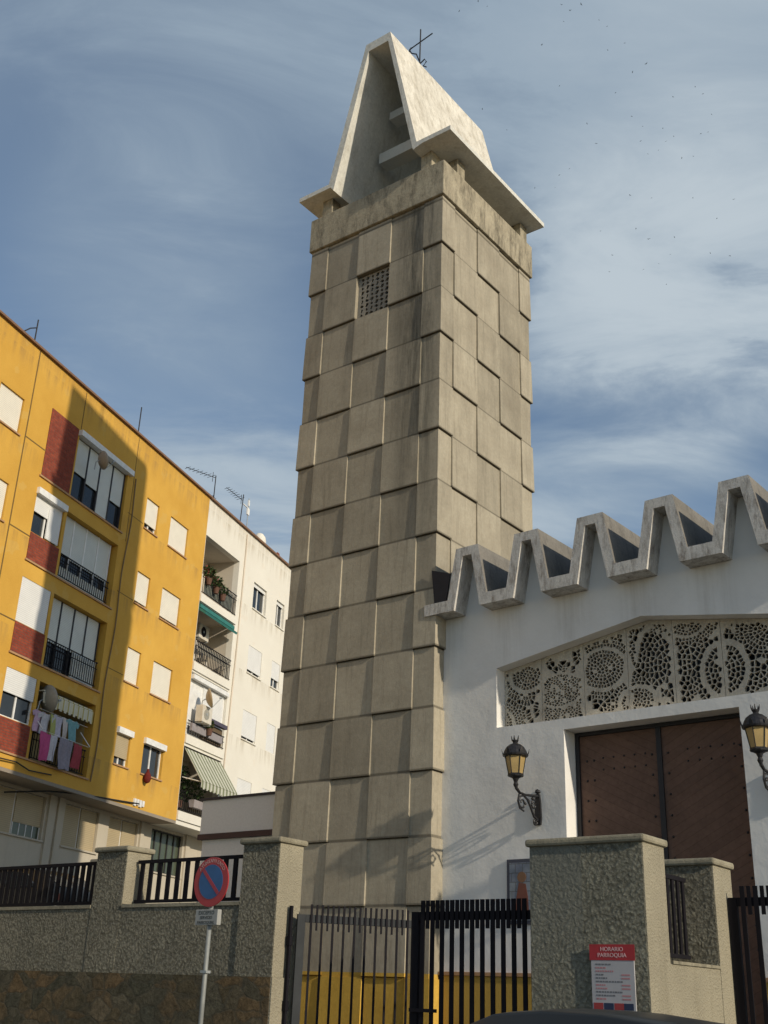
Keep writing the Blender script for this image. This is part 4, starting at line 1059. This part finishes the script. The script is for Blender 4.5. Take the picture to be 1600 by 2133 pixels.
# laundry on the yellow block
lg = 'washing hanging on the yellow balcony'
def cloth(name, label, pts, s, y, z, mat, cat='clothing', seed=0):
    q = MB(); us = [p[0] for p in pts]; vs_ = [p[1] for p in pts]; top_ = max(vs_); hgt = top_ - min(vs_)
    def wav(u, v):
        k = (top_ - v)/hgt
        return (0.010 + 0.035*k)*math.sin(u*(24 - 7*k) + seed*1.7 + 1.2*k) + 0.012*math.sin(v*8 + seed*2)
    def sag(u, v): return -0.02*abs(math.sin((u - min(us))/(max(us)-min(us))*math.pi*2))*(1 if v > top_-0.03 else 0.4)
    ring = []
    for k in range(len(pts)):
        a, b = pts[k], pts[(k+1) % len(pts)]; n = max(1, int(math.hypot(b[0]-a[0], b[1]-a[1])/0.06))
        ring += [(a[0]+(b[0]-a[0])*m_/n, a[1]+(b[1]-a[1])*m_/n) for m_ in range(n)]
    def ins(x, z):
        r = False; jj = len(pts)-1
        for ii in range(len(pts)):
            if (pts[ii][1] > z) != (pts[jj][1] > z) and x < (pts[jj][0]-pts[ii][0])*(z-pts[ii][1])/(pts[jj][1]-pts[ii][1]) + pts[ii][0]: r = not r
            jj = ii
        return r
    inner = [(x, z) for x in [min(us)+0.03+0.05*k for k in range(30)] for z in [min(vs_)+0.03+0.06*k for k in range(30)] if ins(x, z) and min(math.hypot(x-a, z-b) for a, b in ring) > 0.025]
    n = len(ring); vv = [Vector(p) for p in ring + inner]
    ov, _, of, _, _, _ = geometry.delaunay_2d_cdt(vv, [(k, (k+1) % n) for k in range(n)], [], 0, 1e-5)
    for off in (0.0, 0.012):
        ids = [q.vert((v.x, wav(v.x, v.y)+off, v.y + sag(v.x, v.y))) for v in ov]
        for f in of:
            cxx = sum(ov[k].x for k in f)/3; czz = sum(ov[k].y for k in f)/3
            if ins(cxx, czz): q.face([ids[k] for k in f])
    o = q.build(name, mat, smooth=True); o.location = block_at(s, y, z); o.rotation_euler = (0,0,AB); o.scale = (KB,KB,KB)
    props(o, label, cat, lg); return o
def fabric(name, c): return plain(name, c, 0.95, 0, 0.05, 0.12, 12)
tee = [(-0.2,-0.62),(0.2,-0.62),(0.2,-0.16),(0.33,-0.22),(0.36,-0.10),(0.18,0.0),(0.07,-0.04),(-0.07,-0.04),(-0.18,0.0),(-0.36,-0.10),(-0.33,-0.22),(-0.2,-0.16)]
def sq(w, h): return [(-w/2,-h),(-w/6,-h*1.02),(w/6,-h*0.98),(w/2,-h),(w/2,-h/2),(w/2,0),(w/6,-0.02),(-w/6,0.01),(-w/2,0),(-w/2,-h/2)]
cloth('pink_towel', 'bright pink printed towel low on the washing line', sq(0.50,0.78), -8.27,-0.24,8.02, fabric('pink_cloth', (0.45,0.09,0.21)), 'towel', 1)
cloth('white_shirt', 'white shirt hanging upper left above the pink towel', tee, -8.22,-0.10,8.60, fabric('white_cloth', (0.48,0.47,0.50)), 'shirt', 2)
cloth('lilac_shirt', 'lilac shirt hanging at the far left of the washing', tee, -8.47,-0.06,8.62, fabric('lilac_cloth', (0.48,0.34,0.46)), 'shirt', 3)
cloth('olive_top', 'olive green top between two white shirts on the line', sq(0.26,0.62), -7.90,-0.12,8.62, fabric('olive_cloth', (0.36,0.38,0.14)), 'shirt', 4)
cloth('pale_shirt', 'pale lilac white shirt hanging right of the olive top', tee, -7.60,-0.10,8.66, fabric('pale_cloth', (0.46,0.44,0.51)), 'shirt', 5)
cloth('white_trousers', 'white trousers hanging low beside the pink towel', [(-0.16,-0.72),(-0.02,-0.72),(0.0,-0.2),(0.03,-0.72),(0.17,-0.72),(0.17,0),(-0.16,0)], -7.86,-0.22,8.02, fabric('white_cotton', (0.50,0.49,0.53)), 'trousers', 6)
cloth('beige_top', 'beige top hanging right of the pale lilac shirt', sq(0.26,0.6), -7.26,-0.11,8.66, fabric('beige_cloth', (0.50,0.45,0.42)), 'shirt', 7)
cloth('turquoise_shirt', 'turquoise shirt hanging at the upper right of the washing', tee, -6.90,-0.11,8.70, fabric('turquoise_cloth', (0.17,0.33,0.35)), 'shirt', 8)
cloth('grey_towel', 'large grey towel hanging low in the middle', sq(0.62,0.86), -7.28,-0.24,8.04, fabric('grey_cloth', (0.26,0.24,0.28)), 'towel', 9)
cloth('red_towel', 'red towel hanging low at the right end of the line', sq(0.42,0.70), -6.66,-0.24,8.02, fabric('red_cloth', (0.30,0.06,0.07)), 'towel', 10)
cl = thing('clothes_line', 'thin washing lines across the open yellow balcony', 'clothes line', block_at(-7.3,-0.15,8.0), AB)
q = MB()
for (y, z) in ((0.05,0.66),(-0.09,0.04)): q.tube([(-1.3,y,z),(1.2,y,z)], 0.006, 5)
for x in (-1.28, 1.18): q.tube([(x,0.25,0.5),(x,-0.15,0.04)], 0.014, 6)
q.build('lines', M['alu'], cl)
# red rag bag under a window
q = MB(); q.lathe([(0.02,-0.34),(0.09,-0.30),(0.13,-0.19),(0.11,-0.06),(0.05,0.05),(0.03,0.14)], (0,-0.14,0), 12)
o = q.build('hanging_bag', fabric('dark_red_cloth', (0.13,0.025,0.02)), smooth=True); o.location = block_at(-2.42,0,7.96); o.rotation_euler = (0,0,AB)
props(o, 'dark red bag hanging below the lowest right window of the yellow block', 'bag')
# plants and flowers on the white balconies
def plant(label, s, y, z, w, h, cols, seed, pot=(0.12,0.06,0.04), pw=0.13, n=240, leaf=0.11):
    t = thing('potted_plant', label, 'potted plant', block_at(s, y, z), AB, 'plants on the white block balconies')
    q = MB(); q.lathe([(pw*0.7,0),(pw,0.22),(pw*1.05,0.22),(pw*1.05,0.25),(pw*0.8,0.25)], (0,0,0), 12); q.build('pot', plain('pot_clay', pot, 0.8), t)
    r_ = random.Random(seed); q = MB()
    for k in range(n):
        a = r_.random()*6.283; rr_ = w*math.sqrt(r_.random()); zz = 0.25 + h*r_.random()**0.8
        p = Vector((rr_*math.cos(a), rr_*math.sin(a)*0.5, zz)); d = Vector((r_.uniform(-1,1), r_.uniform(-1,1), r_.uniform(-0.4,1))).normalized(); e_ = d.cross(Vector((0.3,0.2,1))).normalized()*leaf*0.35; d *= leaf
        q.mi = r_.randrange(len(cols)); q.poly((p-d*0.5, p+e_, p+d*0.5, p-e_))
    q.build('foliage', [plain('leaf_tone', c, 0.7) for c in cols], t)
gr_ = [(0.03,0.07,0.02),(0.05,0.10,0.03),(0.08,0.12,0.04)]
plant('red flowering plant at the left of the top white balcony', 0.35,-0.12,15.45,0.38,0.42, gr_+[(0.24,0.04,0.04)], 1)
plant('trailing pink flowered plant in the middle of the top white balcony', 0.95,-0.14,15.30,0.36,0.40, gr_+[(0.28,0.12,0.12)], 2)
plant('pale flowered plant right of middle on the top white balcony', 1.55,-0.13,15.22,0.30,0.36, gr_+[(0.5,0.42,0.40)], 3)
plant('large bushy green plant on the lowest white balcony', 0.9,-0.05,7.35,0.70,0.75, gr_, 4, n=260, leaf=0.13)
plant('tall dark green plant at the left of the lowest white balcony', 0.35,0.15,7.3,0.45,1.2, gr_[:2], 5, n=200, leaf=0.13)
plant('small leafy plant on the third white balcony beside the brown board', 1.35,-0.22,10.0,0.22,0.30, gr_+[(0.20,0.17,0.08)], 6)
q = thing('planter_box', 'grey trough planter hung on the lowest white balcony rail', 'planter', block_at(1.2,-0.20,7.35), AB)
b = MB(); b.loft([[(-0.6,-0.09,0),(0.6,-0.09,0),(0.6,0.09,0),(-0.6,0.09,0)],[(-0.65,-0.12,0.26),(0.65,-0.12,0.26),(0.65,0.12,0.26),(-0.65,0.12,0.26)]]); b.build('trough', plain('trough_grey', (0.30,0.27,0.27), 0.8), q)
def chair(label, s, y, z, rz, m):
    t = thing('balcony_chair', label, 'chair', block_at(s, y, z), AB+rz, 'chairs on the second white balcony')
    q = MB(); q.box(-0.22,0.22,-0.22,0.22,0.42,0.45); q.build('seat', m, t)
    q = MB()
    for k in range(4): q.box(-0.20+0.12*k,-0.15+0.12*k,0.20,0.22,0.46,0.88)
    q.box(-0.21,0.21,0.195,0.225,0.881,0.93); q.build('backrest', m, t)
    for (x, yy) in ((-0.2,-0.2),(0.2,-0.2),(-0.2,0.2),(0.2,0.2)):
        q = MB(); q.box(x-0.018,x+0.018,yy-0.018,yy+0.018,0,0.419); q.build('leg', m, t)
M['plastic'] = plain('white_plastic', (0.66,0.62,0.55), 0.5)
chair('white plastic chair at the left of the second white balcony', 0.55,0.45,12.44,R(200), M['plastic'])
chair('white plastic chair at the middle of the second white balcony', 1.35,0.50,12.44,R(160), M['plastic'])
# roof aerials
def aerial(label, s, z0, h, boom=None, y=1.0, lean=0.0, els=7, extra=None):
    t = thing('roof_aerial', label, 'aerial', block_at(s, y, z0), AB, 'aerials on the apartment roofs')
    q = MB(); q.tube([(0,0,0),(lean,0,h)], 0.022, 8); q.build('mast', M['dark_frame'] if not extra else M['galv'], t)
    if boom:
        for (bz, bl_, ang) in boom:
            q = MB(); d = Vector((math.cos(ang), -0.5*math.cos(ang), math.sin(ang)))*bl_
            p0 = Vector((lean*bz/h,0,bz)); q.tube([p0, p0-d], 0.013, 6)
            for k in range(els):
                p = p0 - d*(0.15+0.8*k/(els-1)); w = 0.22*(1-0.35*k/els)
                q.tube([p+Vector((0.3*w,w,0)), p-Vector((0.3*w,w,0))], 0.010, 5)
            q.tube([p0-d*0.1+Vector((0,0,-0.22)), p0-d*0.1+Vector((0,0,0.22))], 0.012, 5)
            q.build('boom', M['dark_frame'], t)
    return t
aerial('dark aerial with a long boom above the end of the yellow roof', 2.08, 18.95, 2.0, [(1.90,1.35,R(2)),(0.85,0.45,R(-25))])
a2 = aerial('reddish brown dark mast aerial over the white roof', 4.50, 18.95, 2.3, [(2.0,0.9,R(-20))], lean=0.18)
a3 = aerial('pale twin mast aerial beside the dark one on the white roof', 5.22, 18.95, 2.35, None, extra=True)
q = MB(); q.box(-0.5,0.06,-0.02,0.02,1.85,1.89); q.box(-0.1,0.1,-0.03,0.03,1.55,1.85); q.box(-0.05,0.05,-0.03,0.03,1.98,2.25); q.build('amplifier', M['alu'], a3)
t = thing('roof_aerial', 'small white dome aerial on the white roof edge', 'aerial', block_at(5.55,0.5,18.95), AB, 'aerials on the apartment roofs')
q = MB(); q.lathe([(0.28,0),(0.30,0.35),(0.26,0.55),(0.15,0.70),(0.02,0.76)], (0,0,0), 16); q.build('dome', M['white_block'], t, smooth=True)
aerial('thin plain mast on the middle of the yellow roof', -3.92, 18.95, 2.0, None)
t = aerial('bent roof mast at the upper left of the yellow block', -10.25, 18.95, 1.75, None)
q = MB(); q.tube([(0,0,1.45),(-0.3,0,1.25),(-0.62,0,0.92)], 0.022, 6); q.build('side_arm', M['dark_frame'], t)
q = MB(); q.lathe([(0.0,0),(0.12,0.02),(0.10,0.16),(0.02,0.24)], (0,0,0), 10)
o = q.build('roof_pot', M['brick_red']); o.location = block_at(6.6,0.1,18.93); o.rotation_euler = (0,0,AB)
props(o, 'small red clay pot on the edge of the white roof', 'pot')
# utility post behind the wall
t = thing('utility_box', 'grey metal utility box on a post behind the left railing', 'utility box', wall_at(-14.1,4.2,2.42), AT)
q = MB(); q.box(-0.30,0.26,-0.12,0.12,0.9,1.55); q.build('cabinet', plain('cabinet_grey', (0.20,0.20,0.18), 0.6), t, bevel=0.03)
q = MB(); q.box(0.262,0.31,-0.12,0.0,0.75,1.70); q.build('white_strip', M['alu'], t)
q = MB(); q.box(-0.05,0.05,-0.05,0.05,0,0.899); q.build('leg', M['galv'], t)

# ------------------------------------------------------------------ birds
CAM = Vector((0,0,1.5)); F = 2337.9; PITCH = R(23.40); ROLL = R(2.185)
fw = Vector((0, math.cos(PITCH), math.sin(PITCH))); up0 = Vector((0, -math.sin(PITCH), math.cos(PITCH))); rt0 = Vector((1,0,0))
rt = rt0*math.cos(ROLL) + up0*math.sin(ROLL); up = up0*math.cos(ROLL) - rt0*math.sin(ROLL)
q = MB()
q.loft([[(x, r_*math.cos(a*1.047), r_*math.sin(a*1.047)) for a in range(6)] for x, r_ in ((-0.10,0.004),(-0.04,0.024),(0.03,0.024),(0.08,0.012),(0.10,0.003))])
for s_ in (-1, 1):
    q.loft([[(-0.03,s_*0.015,0.01),(0.04,s_*0.015,0.01),(0.04,s_*0.015,0.02),(-0.03,s_*0.015,0.02)],[(-0.03,s_*0.10,0.05),(0.03,s_*0.10,0.05),(0.03,s_*0.10,0.055),(-0.03,s_*0.10,0.055)],[(-0.06,s_*0.20,0.02),(-0.05,s_*0.20,0.02),(-0.05,s_*0.20,0.022),(-0.06,s_*0.20,0.022)]])
bird0 = q.build('bird', M['bird'])
props(bird0, 'tiny dark bird in the scattered flock high beside the tower', 'bird', 'flock of birds in the sky')
# where each bird of the flock flies (metres east, north, up)
BIRDS = [(3.9, 57.7, 64.6), (4.8, 53.2, 60.6), (6.3, 62.2, 70.1), (10.4, 54.4, 61.9), (11.1, 51.6, 58.9), (12.5, 62.0, 69.8), (15.1, 78.2, 86.2), (17.5, 74.2, 82.2), (18.0, 73.4, 80.6), (9.7, 58.4, 62.5), (17.8, 67.2, 72.2), (14.6, 59.8, 63.7), (16.4, 56.8, 59.5), (15.0, 55.2, 57.1), (11.1, 59.9, 60.3), (20.6, 82.3, 81.7), (26.7, 77.6, 78.2), (27.2, 77.2, 77.0), (24.6, 77.6, 76.9), (5.8, 60.8, 58.8), (17.0, 63.6, 61.3), (26.1, 72.5, 70.2), (9.8, 79.4, 74.0), (17.7, 82.2, 77.7), (23.0, 82.4, 77.8), (17.1, 56.6, 53.8), (23.1, 73.6, 68.7), (26.5, 74.9, 70.5), (24.1, 69.8, 65.6), (13.7, 60.9, 56.2), (19.3, 70.0, 64.8), (17.4, 57.1, 53.2), (25.2, 85.3, 77.6), (23.6, 83.4, 75.4), (24.2, 72.4, 65.6), (20.7, 64.5, 58.4), (16.8, 86.9, 76.3), (13.8, 76.0, 66.2), (15.4, 87.3, 74.3), (13.3, 86.4, 73.4), (19.2, 74.0, 62.7), (20.0, 70.6, 59.7), (25.1, 76.2, 64.5), (26.2, 69.9, 59.3), (21.9, 61.9, 51.0), (15.5, 69.0, 55.1), (22.7, 86.1, 68.8), (16.5, 59.6, 47.3), (18.1, 59.3, 47.3), (19.2, 81.3, 62.1), (20.4, 68.2, 52.6), (27.7, 76.1, 58.6), (25.4, 74.1, 57.3), (16.7, 72.0, 53.6), (26.9, 94.1, 70.8), (17.8, 66.2, 49.7), (21.7, 74.2, 54.2)]
for i, p in enumerate(BIRDS):
    b = bird0 if i == 0 else bird0.copy()
    if i: col.objects.link(b)
    b.location = p; k = rnd.uniform(0.38,0.66)
    b.scale = (k,k,k); b.rotation_euler = (rnd.uniform(-0.5,0.5), rnd.uniform(-0.3,0.3), rnd.uniform(0,6.28))

# ------------------------------------------------------------------ camera
cam = bpy.data.cameras.new('camera'); co = bpy.data.objects.new('camera', cam); col.objects.link(co)
cam.sensor_fit = 'AUTO'; cam.sensor_width = 36.0; cam.lens = F/2133.0*36.0
cam.clip_start = 0.1; cam.clip_end = 3000
m = Matrix((( rt.x, up.x, -fw.x, CAM.x),(rt.y, up.y, -fw.y, CAM.y),(rt.z, up.z, -fw.z, CAM.z),(0,0,0,1)))
co.matrix_world = m
scene.camera = co

# ------------------------------------------------------------------ light
SUN_AZ, SUN_EL = -46.0, 21.0                 # degrees, azimuth counter-clockwise from +X
sd_ = Vector((math.cos(R(SUN_AZ))*math.cos(R(SUN_EL)), math.sin(R(SUN_AZ))*math.cos(R(SUN_EL)), math.sin(R(SUN_EL))))
sun = bpy.data.lights.new('sun', 'SUN'); so = bpy.data.objects.new('sun', sun); col.objects.link(so)
sun.energy = 3.6; sun.angle = R(0.9); sun.color = (1.0, 0.88, 0.70)
so.rotation_euler = (-sd_).to_track_quat('-Z', 'Y').to_euler(); so.location = (30,-30,40)
BANK_A = (0.2439, 0.7898, 0.5627); BANK_B = (-0.2006, 0.8006, 0.5647); BANK_C = (-0.1626, 0.8782, 0.4497)
SKY_ROT = 60; SKY_LOC = (5.1, 3.2, 0)
world = bpy.data.worlds.new('World'); scene.world = world; world.use_nodes = True
nt_ = world.node_tree; N = nt_.nodes; L = nt_.links
bg = N['Background']; bg.inputs['Strength'].default_value = 0.115
sky = N.new('ShaderNodeTexSky'); sky.sky_type = 'NISHITA'; sky.sun_disc = False
sky.sun_elevation = R(SUN_EL); sky.sun_rotation = R(90 - SUN_AZ); sky.air_density = 1.0; sky.dust_density = 0.3; sky.ozone_density = 1.15
tc = N.new('ShaderNodeTexCoord')
def wmath(op, a, b=0.0):
    x = N.new('ShaderNodeMath'); x.operation = op
    for i, v in ((0,a),(1,b)):
        if hasattr(v, 'links'): L.new(v, x.inputs[i])
        else: x.inputs[i].default_value = v
    return x.outputs[0]
sp = N.new('ShaderNodeSeparateXYZ'); L.new(tc.outputs['Generated'], sp.inputs[0])
zc = wmath('ADD', wmath('MAXIMUM', sp.outputs[2], 0.0), 0.22)
cb = N.new('ShaderNodeCombineXYZ'); L.new(wmath('DIVIDE', sp.outputs[0], zc), cb.inputs[0]); L.new(wmath('DIVIDE', sp.outputs[1], zc), cb.inputs[1])
def wnoise(rot, sc, loc, scale, detail, rough, dist):
    mp = N.new('ShaderNodeMapping'); mp.inputs['Rotation'].default_value = (0,0,R(rot)); mp.inputs['Scale'].default_value = sc; mp.inputs['Location'].default_value = loc; L.new(cb.outputs[0], mp.inputs[0])
    x = N.new('ShaderNodeTexNoise'); x.inputs['Scale'].default_value = scale; x.inputs['Detail'].default_value = detail; x.inputs['Roughness'].default_value = rough; x.inputs['Distortion'].default_value = dist
    L.new(mp.outputs[0], x.inputs['Vector']); return x.outputs['Fac']
def wramp(fac, a, b, va=0.0, vb=1.0):
    x = N.new('ShaderNodeMapRange'); x.interpolation_type = 'SMOOTHSTEP'
    for n_, v in (('From Min',a),('From Max',b),('To Min',va),('To Max',vb)): x.inputs[n_].default_value = v
    L.new(fac, x.inputs['Value']); return x.outputs[0]
big = wnoise(SKY_ROT, (1.0,1.0,1.0), SKY_LOC, 1.0, 3, 0.5, 0.4)
fine_ = wnoise(SKY_ROT+25, (1.0,2.2,1.0), (1.3,0.2,0), 2.6, 8, 0.60, 0.6)
body = wmath('ADD', wmath('MULTIPLY', big, 0.76), wmath('MULTIPLY', fine_, 0.24))
cl_ = wramp(body, 0.43, 0.60, 0.0, 0.97)
hi = wramp(sp.outputs[2], 0.42, 0.85, 0.0, 0.50)       # veil thickens overhead
def wblob(v, a0, a1, k):
    d_ = N.new('ShaderNodeVectorMath'); d_.operation = 'DOT_PRODUCT'; d_.inputs[1].default_value = v; L.new(tc.outputs['Generated'], d_.inputs[0])
    return wmath('MULTIPLY', wramp(d_.outputs['Value'], math.cos(R(a1)), math.cos(R(a0)), 0.0, k), wramp(fine_, 0.26, 0.70, 0.50, 1.0))
bank = wmath('ADD', wblob(BANK_A, 1.0, 11.0, 0.85), wmath('ADD', wblob(BANK_B, 1.0, 9.0, 0.38), wblob(BANK_C, 1.0, 10.0, 0.35)))
cl_ = wmath('ADD', cl_, bank)
body = wmath('ADD', body, wmath('MULTIPLY', bank, 0.22))
cl2 = wmath('MINIMUM', wmath('ADD', cl_, hi), 0.97)
nb = wramp(sp.outputs[1], -0.6, 0.35, 0.10, 0.92)      # cloud cover thinned in the unseen southern sky to hold down ambient light
tint = N.new('ShaderNodeMix'); tint.data_type = 'RGBA'; tint.inputs[6].default_value = (2.85,3.6,4.35,1); tint.inputs[7].default_value = (4.75,5.4,5.85,1); L.new(wramp(body, 0.50, 0.72), tint.inputs[0])
mx = N.new('ShaderNodeMix'); mx.data_type = 'RGBA'; L.new(tint.outputs[2], mx.inputs[7])
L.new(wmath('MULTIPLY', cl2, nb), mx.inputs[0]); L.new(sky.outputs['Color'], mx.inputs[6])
L.new(mx.outputs[2], bg.inputs['Color'])

scene.view_settings.view_transform = 'Standard'; scene.view_settings.look = 'None'
scene.view_settings.exposure = 0.0; scene.view_settings.gamma = 1.0
scene.render.film_transparent = False
scene.cycles.max_bounces = 6
